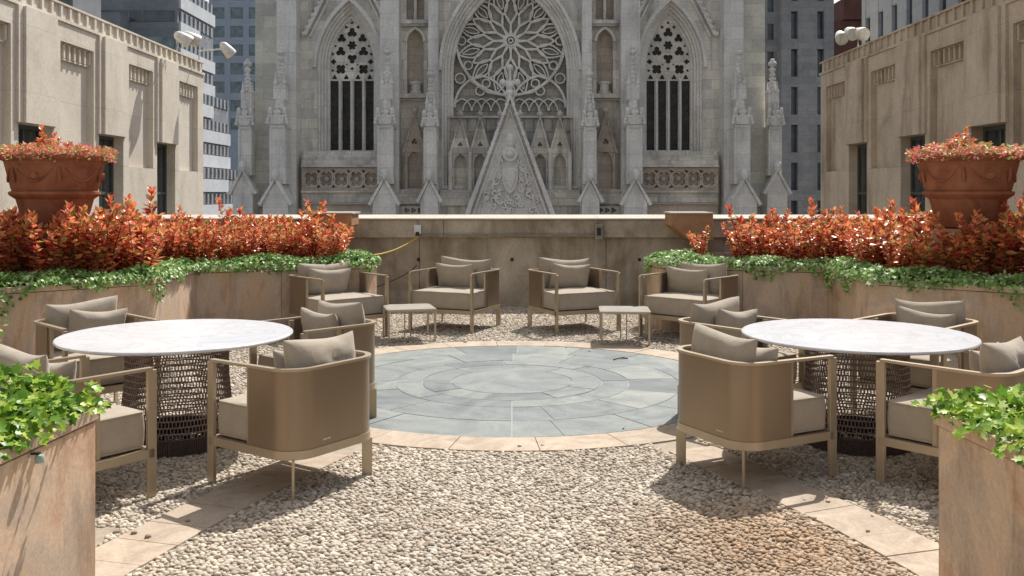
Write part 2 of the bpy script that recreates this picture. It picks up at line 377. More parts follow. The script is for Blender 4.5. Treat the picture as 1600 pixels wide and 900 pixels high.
for i in range(n): wedge(b, DR+.006, BR, 2*math.pi*i/n+.08, 2*math.pi*(i+1)/n+.08, -.02, random.uniform(0, .003), .003)
tag(b.build('sandstone_border', M['sandflag']), kind='structure')
# radial sandstone path bands
SL = []
b = MB()
PC = {1: [(1.04, 6.40), (1.42, 5.50), (1.73, 4.78), (1.92, 4.15), (2.02, 3.4)], -1: [(-1.04, 6.40), (-1.36, 5.60), (-1.64, 4.80), (-1.82, 4.20), (-2.0, 3.4)]}
def along(P, u):
    for k in range(len(P)-1):
        a, c = Vector(P[k]), Vector(P[k+1]); L = (c-a).length
        if u <= L or k == len(P)-2: return a+(c-a)*min(1.2, u/L)
        u -= L
HWP = .17
for s in (-1, 1):
    P = PC[s]; T = sum((Vector(P[k+1])-Vector(P[k])).length for k in range(len(P)-1)); t = .0
    def side_pts(u):
        p = along(P, u); d = (along(P, u+.15)-along(P, max(0, u-.15))).normalized(); nn = Vector((-d.y, d.x)); return p-nn*HWP, p+nn*HWP
    while t < T:
        ln = random.uniform(.24, .42); z = random.uniform(0, .003); us = [t+(ln-.005)*q/4 for q in range(5)]
        Lp = [side_pts(u)[0] for u in us]; Rp = [side_pts(u)[1] for u in us]; Q = Lp+Rp[::-1]
        if all((q-Vector(DC)).length > BR+.008 for q in Q): flatq = [tuple(q) for q in Q]; SL.append((flatq, z))
        t += ln
# wider landing slabs at the lower left
for i, y in enumerate(np.arange(3.45, 4.75, .16)):
    x0 = -2.35; x1 = -1.55-(.02*i)
    b.box(x0, x1-.42, y, y+.153, -.02, .002+random.uniform(0, .002))
for q_, z_ in SL: flat(b, q_, -.02, z_)
tag(b.build('sandstone_path', M['sandflag'], bevel=.002), kind='structure')
g = MB().box(-8, 8, -8, 13.9, -.034, -.009); tag(g.build('gravel_bed', M['mortar']), kind='structure')

# planter beds
bedL = [(-7.9, 6.2), (-4.62, 8.5), (-3.57, 9.42), (-3.6, 10.8), (-1.80, 11.4), (-1.70, 11.9), (-2.5, 13.6), (-7.9, 13.6)]
bedR = [(-x, y) for x, y in bedL]
def inpoly(x, y, P):
    c = False; n = len(P)
    for i in range(n):
        x1, y1 = P[i]; x2, y2 = P[(i+1) % n]
        if (y1 > y) != (y2 > y) and x < (x2-x1)*(y-y1)/(y2-y1)+x1: c = not c
    return c
near = {-1: [(-1.665, 3.78), (-2.95, 3.9), (-3.05, 2.0), (-1.80, 2.0)], 1: [(1.665, 3.70), (1.79, 2.0), (3.05, 2.0), (2.95, 3.85)]}
# pebbles
def ico(sub):
    import bmesh
    bm = bmesh.new(); bmesh.ops.create_icosphere(bm, subdivisions=sub, radius=1)
    V = np.array([v.co[:] for v in bm.verts]); Fc = np.array([[v.index for v in f.verts] for f in bm.faces]); bm.free(); return V, Fc
def pebbles(name, x0, x1, y0, y1, sp, sub):
    tv, tf = ico(sub); pts = []; hi = set()
    ny = int((y1-y0)/(sp*.8)); nx = int((x1-x0)/sp)
    for j in range(ny):
        for i in range(nx):
            x = x0+(i+.5*(j % 2))*sp+random.uniform(-.28, .28)*sp; y = y0+j*sp*.8+random.uniform(-.28, .28)*sp
            if abs(x) > (820/F)*y+.15: continue
            dd = math.hypot(x-DC[0], y-DC[1])
            if dd < BR+.008:
                if dd > DR-.25 and random.random() < .0015: pts.append((x, y)); hi.add(len(pts)-1)
                continue
            bad = False
            for P_ in PC.values():
                if P_[0][0]*x < 0: continue
                for k in range(len(P_)-1):
                    a_, c_ = Vector(P_[k]), Vector(P_[k+1]); q = Vector((x, y)); tt = max(0, min(1, (q-a_).dot(c_-a_)/(c_-a_).length_squared))
                    if (a_.lerp(c_, tt)-q).length < HWP+.006: bad = True
            if x < -1.95 and y < 4.7 : bad = True
            if bad and abs(x) > 1.2 and random.random() < .008 and not inpoly(x, y, near[-1]) and not inpoly(x, y, near[1]) and x > -1.9: pts.append((x, y)); hi.add(len(pts)-1)
            if bad or inpoly(x, y, bedL) or inpoly(x, y, bedR) or inpoly(x, y, near[-1]) or inpoly(x, y, near[1]) or y > 13.85: continue
            pts.append((x, y))
    P = np.array(pts); n = len(P)
    sx = sp*rng.uniform(.36, .74, n); sy = sx*rng.uniform(.6, .95, n); sz = sx*rng.uniform(.38, .6, n); a = rng.uniform(0, np.pi, n)
    tilt = rng.normal(0, .22, n)
    pw = tv[None].repeat(n, 0)*(1+rng.normal(0, .07, (n, len(tv), 1)))
    X = pw[..., 0]*sx[:, None]; Y = pw[..., 1]*sy[:, None]; Z = pw[..., 2]*sz[:, None]
    X, Z = X*np.cos(tilt)[:, None]-Z*np.sin(tilt)[:, None], X*np.sin(tilt)[:, None]+Z*np.cos(tilt)[:, None]
    XX = X*np.cos(a)[:, None]-Y*np.sin(a)[:, None]+P[:, 0:1]; YY = X*np.sin(a)[:, None]+Y*np.cos(a)[:, None]+P[:, 1:2]
    Z = Z-.006+rng.uniform(-.004, .003, (n, 1))
    for q_ in hi: Z[q_] += .012
    V = np.stack([XX, YY, Z], -1).reshape(-1, 3); Fc = (tf[None]+(np.arange(n)*len(tv))[:, None, None]).reshape(-1, 3)
    o = npmesh(name, V, Fc, M['pebble'], smooth=True)
    return tag(o, None, None, None, 'stuff')
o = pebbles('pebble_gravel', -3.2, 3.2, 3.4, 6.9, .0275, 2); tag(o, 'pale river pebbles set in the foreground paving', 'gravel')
o = pebbles('pebble_gravel', -5.2, 5.2, 6.9, 13.85, .037, 1); tag(o, 'pale river pebbles around the far half of the blue stone disc', 'gravel')

# ------------------------------------------------------------ planters
def poly_ring(mb, P, z0, z1, inset):
    pass
def offset_poly(P, d):
    n = len(P); out = []; A = sum(P[i][0]*P[(i+1) % n][1]-P[(i+1) % n][0]*P[i][1] for i in range(n)); sg = 1 if A > 0 else -1
    for i in range(n):
        a, p, c = Vector(P[i-1]), Vector(P[i]), Vector(P[(i+1) % n])
        t1 = (p-a).normalized(); t2 = (c-p).normalized(); n1 = Vector((-t1.y, t1.x))*sg; n2 = Vector((-t2.y, t2.x))*sg
        m = (n1+n2).normalized(); out.append(tuple(p+m*d/max(.35, m.dot(n1))))
    return out
def planter(label, P, ph, gaps=1.1, lip=.055):
    root = empty('planter', label, 'planter', (P[0][0], P[0][1], 0), 0, 'sandstone planters')
    o0 = Vector(P[0]); Q = [tuple(Vector(p)-o0) for p in P]
    A = sum(Q[i][0]*Q[(i+1) % len(Q)][1]-Q[(i+1) % len(Q)][0]*Q[i][1] for i in range(len(Q)))
    if A < 0: Q = Q[::-1]
    inn = offset_poly(Q, .07); n = len(Q); body = MB(); capm = MB(); seam = MB()
    for i in range(n):
        a, c = Vector(Q[i]), Vector(Q[(i+1) % n]); ai, ci = Vector(inn[i]), Vector(inn[(i+1) % n]); L = (c-a).length
        k = max(1, round(L/gaps)) if L < 8 else 6
        for j in range(k):
            t0 = j/k+(.003/L if j else 0); t1 = (j+1)/k-(.003/L if j < k-1 else 0)
            e = random.uniform(-.004, .004)
            nv = Vector(((c-a).y, -(c-a).x)).normalized()*e
            q = [a.lerp(c, t0)+nv, a.lerp(c, t1)+nv, ai.lerp(ci, t1), ai.lerp(ci, t0)]
            body.add([(p.x, p.y, -.02) for p in q]+[(p.x, p.y, ph-lip-.006) for p in q], [(0,3,2,1),(4,5,6,7),(0,1,5,4),(1,2,6,5),(2,3,7,6),(3,0,4,7)])
        k = max(1, round(L/1.5)) if L < 8 else 4
        out = offset_poly(Q, -.012); ao, co = Vector(out[i]), Vector(out[(i+1) % n])
        for j in range(k):
            t0 = j/k+(.002/L if j else 0); t1 = (j+1)/k-(.002/L if j < k-1 else 0)
            q = [ao.lerp(co, t0), ao.lerp(co, t1), ai.lerp(ci, t1), ai.lerp(ci, t0)]
            capm.add([(p.x, p.y, ph-lip) for p in q]+[(p.x, p.y, ph) for p in q], [(0,3,2,1),(4,5,6,7),(0,1,5,4),(1,2,6,5),(2,3,7,6),(3,0,4,7)])
    body.build('stone_panel', M['sandstone'], root, bevel=.003)
    capm.build('rim', M['sandstone'], root, bevel=.006)
    s_ = MB(); flat(s_, inn, 0, ph-.05); s_.build('soil', M['soil'], root)
    return root
PH = .8
planter('long sandstone planter with red shrubs curving along the left side', bedL, PH)
planter('long sandstone planter with red shrubs curving along the right side', bedR, PH)
planter('tall sandstone planter with lime ivy in the near left corner', near[-1], PH, 2.5)
planter('tall sandstone planter with lime ivy in the near right corner', near[1], PH, 2.5)

# ------------------------------------------------------------ foliage
LANCE = (np.array([[0,0,0],[.0,.5,-.05],[0,1,.02],[-.17,.45,.04],[.17,.45,.04]]), np.array([[0,1,3],[3,1,2],[0,4,1],[1,4,2]]))
IVY = (np.array([[0,.45,-.04],[0,0,0],[.42,.12,.05],[.3,.42,.02],[.5,.62,.06],[.17,.68,.0],[0,1.05,.03],[-.17,.68,0],[-.5,.62,.06],[-.3,.42,.02],[-.42,.12,.05]]),
       np.array([[0,i,i+1] for i in range(1, 10)]+[[0,10,1]]))
OVAL = (np.array([[0,.5,-.06],[0,0,0],[.3,.3,.04],[.3,.7,.05],[0,1,.02],[-.3,.7,.05],[-.3,.3,.04]]), np.array([[0,i,i+1] for i in range(1, 6)]+[[0,6,1]]))
def leaves(name, pos, axis, nrm, size, tpl, mat, parent=None):
    pos = np.array(pos, float); a = np.array(axis, float); n_ = np.array(nrm, float); size = np.array(size, float)
    a /= np.linalg.norm(a, axis=1)[:, None]+1e-9
    s = np.cross(a, n_); s /= np.linalg.norm(s, axis=1)[:, None]+1e-9; n_ = np.cross(s, a)
    tv, tf = tpl
    V = pos[:, None]+size[:, None, None]*(tv[None, :, 0:1]*s[:, None]+tv[None, :, 1:2]*a[:, None]+tv[None, :, 2:3]*n_[:, None])
    Fc = (tf[None]+(np.arange(len(pos))*len(tv))[:, None, None]).reshape(-1, 3)
    return npmesh(name, V.reshape(-1, 3), Fc, mat, parent)
def shrub_proto(height, spread, nst, lsize, dens=1.0):
    root = empty('red_shrub', 'tmp', 'shrub'); st = MB(); P = []; A = []; N = []; S = []
    for k in range(nst):
        th = 2*math.pi*(k+random.random()*.7)/nst; rr = random.uniform(.0, .05); h = height*random.uniform(.62, 1.0)
        lean = spread*random.uniform(.3, 1.0); b0 = Vector((rr*math.cos(th), rr*math.sin(th), 0)); tip = Vector((lean*math.cos(th), lean*math.sin(th), h))
        pts = [b0.lerp(tip, t)+Vector((0, 0, .04*math.sin(t*3))) for t in (0, .33, .66, 1)]
        st.tube(pts, [.007, .006, .004, .002], 5)
        nn = int(h/.022*dens)
        for i in range(nn):
            t = .12+.88*(i/nn)**.9; p = b0.lerp(tip, t)+Vector((0, 0, .04*math.sin(t*3)))
            for q in range(2):
                ph = i*2.4+q*math.pi+random.uniform(-.4, .4); up = random.uniform(-.15, .75) if t < .8 else random.uniform(.2, 1.8)
                ax = (math.cos(ph), math.sin(ph), up); P.append(p); A.append(ax); N.append((random.gauss(0, .35), random.gauss(0, .35), 1)); S.append(lsize*random.uniform(.65, 1.15)*(1 if t < .9 else .8))
    st.build('stem', M['stem'], root)
    leaves('foliage', P, A, N, S, LANCE2, M['redleaf'], root)
    return root
LANCE2 = (LANCE[0]*np.array([1.75, 1, 1.3]), LANCE[1])
protos = [shrub_proto(.66, .26, 7, .086, .9), shrub_proto(.78, .24, 6, .09, .85), shrub_proto(.56, .28, 8, .08, .95), shrub_proto(.72, .27, 7, .086, .85)]
used = [False]*4
def put_shrub(x, y, z, sc, lab, grp):
    k = random.randrange(4); o = protos[k]
    if used[k]: o = copy_tree(o)
    used[k] = True
    o.location = (x, y, z); o.rotation_euler = (0, 0, random.uniform(0, 6.28)); o.scale = (sc, sc, sc*random.uniform(.9, 1.08))
    o['label'] = lab; o['group'] = grp
def inner_ok(x, y, P, m):
    # distance from front edges
    for i in range(5):
        a, c = Vector(P[i]), Vector(P[i+1]); q = Vector((x, y)); t = max(0, min(1, (q-a).dot(c-a)/(c-a).length_squared)); 
        if (a.lerp(c, t)-q).length < m: return False
    return True
POT = [(-4.70, 9.75), (4.69, 9.75)]
for s, bed in ((-1, bedL), (1, bedR)):
    cnt = 0
    for iy, y in enumerate(np.arange(7.2, 13.2, .27)):
        for x in np.arange(1.7, 7.2, .29):
            X = s*(x+(.14 if iy % 2 else 0)+random.uniform(-.07, .07)); Y = y+random.uniform(-.07, .07)
            px = 800+X*F/Y
            if px < -60 or px > 1660: continue
            if not inpoly(X, Y, bed) or not inner_ok(X, Y, bed, .24): continue
            if inner_ok(X, Y, bed, 1.55) and random.random() < .55: continue
            if inner_ok(X, Y, bed, 2.4): continue
            if abs(X)*F/Y < (268 if s < 0 else 352): continue
            if s > 0 and abs(X)*F/Y < 460 and Y > 12.6: continue
            p = POT[0 if s < 0 else 1]
            dp = math.hypot(X-p[0], Y-p[1])
            if dp < .42: continue
            sc = random.choice((random.uniform(.78, 1.0), random.uniform(.98, 1.2)))*(1.04 if Y < 10.8 else 1)
            if Y > 11.3: sc *= .9
            put_shrub(X, Y, PH-.06, sc, 'orange-red leaved shrub packed in the hedge of the %s long planter' % ('left' if s < 0 else 'right'), 'red shrubs in the %s planter' % ('left' if s < 0 else 'right')); cnt += 1
    for ox, oy in ((-.52, -.42), (-.24, -.55), (.04, -.50), (.30, -.56), (.55, -.4)):
        put_shrub(p[0]+ox, p[1]+oy, PH-.04, random.uniform(.9, 1.1), 'orange-red leaved shrub packed in the hedge of the %s long planter' % ('left' if s < 0 else 'right'), 'red shrubs in the %s planter' % ('left' if s < 0 else 'right'))
put_shrub(2.42, 12.2, PH-.06, .72, 'small lone orange-red shrub beside the brown block on the right', 'red shrubs at the planter ends'); 
def ivy(name, label, path, width, dens, size, mat, z0, hang=.1, mound=.09, tpl=IVY, side=1):
    P = []; A = []; N = []; S = []
    for i in range(len(path)-1):
        a, c = Vector(path[i]), Vector(path[i+1]); L = (c-a).length; t = (c-a)/L; nn = Vector((-t.y, t.x))*side
        for k in range(int(L*width*dens)):
            u = random.uniform(0, L); v = random.uniform(-.05, width); p = a+t*u+nn*v
            wob = .5+.5*math.sin(p.x*5.1+p.y*3.7)*math.cos(p.x*2.3-p.y*6.1)
            zz = z0+mound*(.35+.65*wob)*math.sin(min(1, (v+.05)/width*1.2)*math.pi*.6)+random.uniform(-.035, .03)
            ax = (random.gauss(-nn.x*.5, .7), random.gauss(-nn.y*.5, .7), random.gauss(.05, .45))
            if v < .015: zz = z0+.06-(.05+hang*(1.3*wob)**2.2)*random.random(); p = a+t*u-nn*random.uniform(.015, .05); ax = (-nn.x*.5+random.gauss(0, .4), -nn.y*.5+random.gauss(0, .4), -.7)
            P.append((p.x, p.y, zz)); A.append(ax); N.append((random.gauss(-nn.x*.3, .4), random.gauss(-nn.y*.3-.15, .4), 1)); S.append(size*random.uniform(.6, 1.15))
    o = leaves(name, P, A, N, S, tpl, mat); tag(o, label, 'ground cover', None, 'stuff')
pL = [(-5.6, 7.81), (-4.62, 8.5), (-3.57, 9.42), (-3.6, 10.8), (-1.80, 11.4), (-1.70, 11.9), (-2.2, 12.9)]
ivy('ivy', 'green ivy edging the rim of the left long planter', pL, .30, 5600, .040, M['ivyleaf'], PH+.0, .15, .11, side=1)
ivy('ivy', 'green ivy edging the rim of the right long planter', [(-x, y) for x, y in pL], .30, 5600, .040, M['ivyleaf'], PH+.0, .15, .11, side=-1)
def mound(label, P, n, size, hmax, edge):
    Ps = []; A = []; N = []; S = []; xs = [p[0] for p in P]; ys = [p[1] for p in P]; c = Vector((sum(xs)/len(xs), sum(ys)/len(ys)))
    bumps = [(random.uniform(min(xs), max(xs)), random.uniform(min(ys), max(ys)), random.uniform(.1, .24)) for _ in range(34)]
    while len(Ps) < n:
        x = random.uniform(min(xs)-.1, max(xs)+.1); y = random.uniform(max(min(ys), 2.35), max(ys)+.05)
        if not inpoly(x, y, offset_poly(P, -.02)): continue
        h = 0
        for bx, by, br in bumps: 
            d = math.hypot(x-bx, y-by); h = max(h, (1-(d/br/1.5)**2)*br/.24) if d < br*1.5 else h
        z = PH-.02+hmax*(.25+.75*h)*random.uniform(.55, 1.0)
        ax = (random.gauss(0, 1), random.gauss(-.2, 1), random.gauss(.3, .5))
        if not inpoly(x, y, offset_poly(P, .03)): z = PH+random.uniform(-.01, .09); ax = (math.copysign(1, -x)*.6+random.gauss(0, .4), random.gauss(0, .5), random.gauss(-.5, .4))
        Ps.append((x, y, z)); A.append(ax); N.append((random.gauss(0, .45), random.gauss(-.25, .45), 1)); S.append(size*random.uniform(.5, 1.2))
    # upright sprigs
    for k in range(16):
        x, y, r = random.choice(bumps); 
        if not inpoly(x, y, offset_poly(P, .05)): continue
        top = hmax+random.uniform(.02, .12); lx, ly = random.gauss(0, .05), random.gauss(0, .05)
        for i in range(16):
            t = i/16; Ps.append((x+lx*t, y+ly*t, PH+.05+top*t)); th = i*2.4; A.append((math.cos(th), math.sin(th), .5)); N.append((random.gauss(0, .3), random.gauss(0, .3), 1)); S.append(size*(.8-.35*t))
    # trailing sprigs over the inner corner
    for k in range(8):
        s_ = -1 if P[0][0] < 0 else 1; x = P[0][0]+(-s_)*random.uniform(-.02, .05); y = random.uniform(2.6, P[0][1]+.03); L = random.uniform(.0, .06)
        for i in range(10):
            t = i/10; Ps.append((x-s_*.09*math.sin(t*2.5), y+.03*t, PH+.06-L*t*t)); A.append((-s_*.7+random.gauss(0, .4), random.gauss(0, .6), -.4)); N.append((random.gauss(0, .4), random.gauss(-.3, .4), 1)); S.append(size*random.uniform(.5, .9))
    o = leaves('ivy', Ps, A, N, S, IVY, M['limeleaf']); tag(o, label, 'ground cover', None, 'stuff')
mound('lime green ivy heaped in the near left planter', near[-1], 12000, .043, .23, 0)
mound('lime green ivy heaped in the near right planter', near[1], 11000, .043, .18, 0)

# ------------------------------------------------------------ terracotta pots
def pot(loc, label):
    root = empty('terracotta_pot', label, 'plant pot', loc, 0, 'terracotta pots')
    b = MB(); b.lathe([(.26, 0), (.30, .02), (.32, .06), (.385, .30), (.44, .335), (.455, .35), (.455, .375), (.42, .385), (.43, .40), (.495, .655), (.50, .68), (.56, .71), (.565, .735), (.54, .75), (.47, .75), (.45, .70), (.40, .70)], 64)
    b.build('body', M['terracotta'], root, smooth=35)
    for k in range(6):   # festoon relief
        a0 = 2*math.pi*k/6; pts = []
        for i in range(13):
            t = i/12; a = a0+.12+t*(2*math.pi/6-.24); zz = .61-.13*math.sin(math.pi*t); r = .43+(zz-.40)/.255*.065+.004; pts.append((r*math.cos(a), r*math.sin(a), zz))
        b = MB(); b.tube(pts, [.005+.009*math.sin(math.pi*i/12) for i in range(13)], 6); b.build('swag', M['terracotta'], root, smooth=60)
        b = MB(); zz = .55; r = .43+(zz-.4)/.255*.065; am = a0
        b.tube([(r*math.cos(am), r*math.sin(am), .47), (r*1.03*math.cos(am), r*1.03*math.sin(am), .55), ((r+.02)*math.cos(am), (r+.02)*math.sin(am), .62)], [.01, .024, .014], 6); b.build('drop', M['terracotta'], root, smooth=60)
    for k in range(3):
        a = 2*math.pi*(k+.25)/3*1.0-math.pi*.66; r = .472; b = MB()
        V = []; n = 14
        c = Vector((r*math.cos(a), r*math.sin(a), .535)); t = Vector((-math.sin(a), math.cos(a), 0)); o_ = Vector((math.cos(a), math.sin(a), .1))
        for i in range(n):
            q = 2*math.pi*i/n; V.append(c+t*.045*math.cos(q)+Vector((0, 0, .045*math.sin(q)))-o_*.01); 
        for i in range(n):
            q = 2*math.pi*i/n; V.append(c+t*.03*math.cos(q)+Vector((0, 0, .03*math.sin(q)))+o_*.022)
        b.add(V, [tuple(range(n, 2*n))]+[(i, (i+1) % n, n+(i+1) % n, n+i) for i in range(n)]); b.build('rosette', M['terracotta'], root, smooth=50)
    root.scale = (.95, .95, 1)
    return root
PZ = 1.29
for i, (x, y) in enumerate(POT):
    sd_ = 'left' if i == 0 else 'right'
    pd = MB().lathe([(.34, 0), (.34, PZ-PH+.05-.03), (.30, PZ-PH+.05)], 8)
    o = pd.build('pedestal', M['corbel']); o.location = (x, y, PH-.05); tag(o, 'stone pedestal under the %s terracotta pot, deep in the shrubs' % sd_, 'pedestal', 'pot pedestals')
    pot((x, y, PZ), 'big swagged terracotta pot rising from the %s red hedge' % sd_)
    P = []; A = []; N = []; S = []
    for k in range(3000):
        r = .58*math.sqrt(random.random()); a = random.uniform(0, 6.283); h = .03*(1-(r/.66)**2)+random.uniform(-.03, .05)+.03*math.sin(a*5+r*9)
        if r > .53: h = random.uniform(-.07, .06)
        P.append((r*math.cos(a), r*math.sin(a), h)); A.append((math.cos(a)*.6+random.gauss(0, .6), math.sin(a)*.6+random.gauss(0, .6), random.gauss(.4, .6))); N.append((random.gauss(0, .6), random.gauss(-.3, .6), 1)); S.append(random.uniform(.025, .048))
    o = leaves('begonia', P, A, N, S, OVAL, M['pinkleaf']); o.location = (x, y, PZ+.75); tag(o, 'pink and green flowers spilling over the rim of the %s terracotta pot' % sd_, 'flowers', 'pot flowers')
    for k in range(3):
        c = copy_tree(protos[k]); c.location = (x+(-.24+.2*k), y+random.uniform(-.1, .1), PZ+.66); c.scale = (.66, .66, .42+.08*(k == 1)); c.rotation_euler = (0, 0, k*2.)
        c['label'] = 'orange-leaved sprig in the %s terracotta pot, %s of three' % (sd_, ('leftmost', 'middle', 'rightmost')[k]); c['group'] = 'orange sprigs in the pots'

# ------------------------------------------------------------ parapet wall
pw = empty('parapet_wall', 'weathered brown parapet wall with pale coping behind the lounge chairs', 'wall', (0, 13.9, 0))
b = MB()
edges = [-7.97, -5.2, -2.9, -1.36, 1.38, 3.1, 5.3, 7.97]
for i in range(len(edges)-1): b.box(edges[i]+.003, edges[i+1]-.003, 0, .45, -.02, 1.0)
b.build('lower_course', M['concrete'], pw, bevel=.004)
b = MB(); e2 = [-7.97, -4.4, -1.0, 1.25, 4.4, 7.97]
for i in range(len(e2)-1): b.box(e2[i]+.002, e2[i+1]-.002, -.09, .5, 1.004, 1.262)
b.build('upper_course', M['concrete'], pw, bevel=.006)
b = MB()
for i in range(len(e2)-1): b.plate([(-.12, 1.265), (.55, 1.265), (.55, 1.325), (-.12, 1.285)], [], e2[i]+.002, e2[i+1]-.002, tf=lambda v: (v[1], v[0], v[2]))
b.build('coping', M['coping'], pw)
b = MB()
for x in (-1.38, -.02, 1.3): b.lathe([(.022, 0), (.022, .02), (.012, .02)], 10)
hb = MB()
for x in (-1.37, 0.0, 1.87):
    hb.box(x-.022, x+.022, -.012, .0, .655, .7)
hb.build('dark_hole_patch', M['darkmetal'], pw)  # raised dark squares standing in for the shade inside small wall holes
for s in (-1, 1):
    b = MB(); b.plate([(s*2.78, 1.01), (s*2.45, 1.01), (s*2.22, 1.2), (s*2.22, 1.36), (s*2.78, 1.36)], [], -.0, .62)
    o = b.build('stone_corbel', M['corbel'], None, bevel=.006); o.location = (0, 13.1, 0); tag(o, 'brown sandstone block with a chamfered foot on the parapet, %s one' % ('left' if s < 0 else 'right'), 'stone block', 'stone blocks on the parapet')
    c = MB().box(s*2.79, s*2.2, -.02, .66, 1.362, 1.385).build('cap', M['coping'], o)
# conduit + boxes + cord
b = MB(); b.tube([(-1.38, 0, 0), (-.5, 0, .003), (.4, 0, -.002), (1.24, 0, 0)], .013, 8); o = b.build('conduit', M['galv'], smooth=True); o.location = (0, 13.78, 1.035); tag(o, 'thin grey conduit running along the parapet wall below its ledge', 'pipe')
root = empty('junction_box', 'grey junction box on the parapet wall at the right end of the conduit', 'electrical box', (1.26, 13.8, 1.0))
MB().box(-.055, .055, -.07, .0, -.02, .2).build('box', M['galv'], root, bevel=.006); MB().box(-.03, .03, -.085, -.071, .04, .15).build('cover', M['darkmetal'], root, bevel=.004)
root = empty('outlet_box', 'white outlet box on the parapet wall with the yellow cord plugged in', 'electrical box', (-1.37, 13.8, 1.06))
MB().box(-.05, .05, -.075, .0, 0, .13).build('box', M['whitebox'], root, bevel=.008); MB().box(-.025, .025, -.1, -.076, -.03, .03).build('plug', M['darkmetal'], root, bevel=.004)
MB().tube([(0, -.03, .13), (0, -.03, .21)], .009, 8).build('conduit_stub', M['galv'], root)
b = MB(); pts = []
for i in range(25):
    t = i/24; x = -1.36-.62*t; z = 1.03-.27*math.sin(t*math.pi*.5)**.8+.04*t; y = 13.71-.75*t; pts.append((x, y, z if t < .9 else z))
b.tube(pts, .011, 8); tag(b.build('extension_cord', M['yellow'], smooth=True), 'yellow extension cord drooping from the outlet to the left planter', 'cord')
b = MB(); b.tube([(-1.36-.3*t-.35*t*t, 13.6-.2*t, .62-.33*t) for t in [i/12 for i in range(13)]], .006, 6); tag(b.build('cable', M['darkmetal'], smooth=True), 'thin dark cable drooping low on the parapet wall behind the lounge chair', 'cord')

# ------------------------------------------------------------ chairs
def arc(cx, cy, r, a0, a1, n=7): return [(cx+r*math.cos(a0+(a1-a0)*i/n), cy+r*math.sin(a0+(a1-a0)*i/n)) for i in range(n+1)]
def pillow(wd, ht, th, seed):
    rn = random.Random(seed); nu, nv = 22, 14; V = []; Fc = []
    ph = [rn.uniform(0, 6) for _ in range(6)]
    for side in (1, -1):
        for j in range(nv+1):
            for i in range(nu+1):
                u = -1+2*i/nu; v = -1+2*j/nv
                u_, v_ = math.sin(u*math.pi/2), math.sin(v*math.pi/2)
                x = wd/2*u_*(1-.05*(1-v_*v_)); z = ht/2*v_*(1-.10*(1-u_*u_))
                t = max(0, (1-u_**4)*(1-v_**4))**.55
                wr = .05*math.sin(7*u_+ph[0]+3*v_)*math.sin(4*v_+ph[1])+.035*math.sin(15*u_+ph[2])*(1-abs(v_))+.03*math.sin(11*v_+ph[3]+4*u_)
                V.append((x, side*th/2*t*(1+wr*1.6)+.006*math.sin(3*u_+ph[4]), z+.012*math.sin(2.2*u_+ph[5])))
    W = nu+1; off = W*(nv+1)
    for j in range(nv):
        for i in range(nu):
            a = j*W+i; Fc.append((a, a+W, a+W+1, a+1)); Fc.append((a+off, a+off+1, a+off+W+1, a+off+W))
    return V, Fc
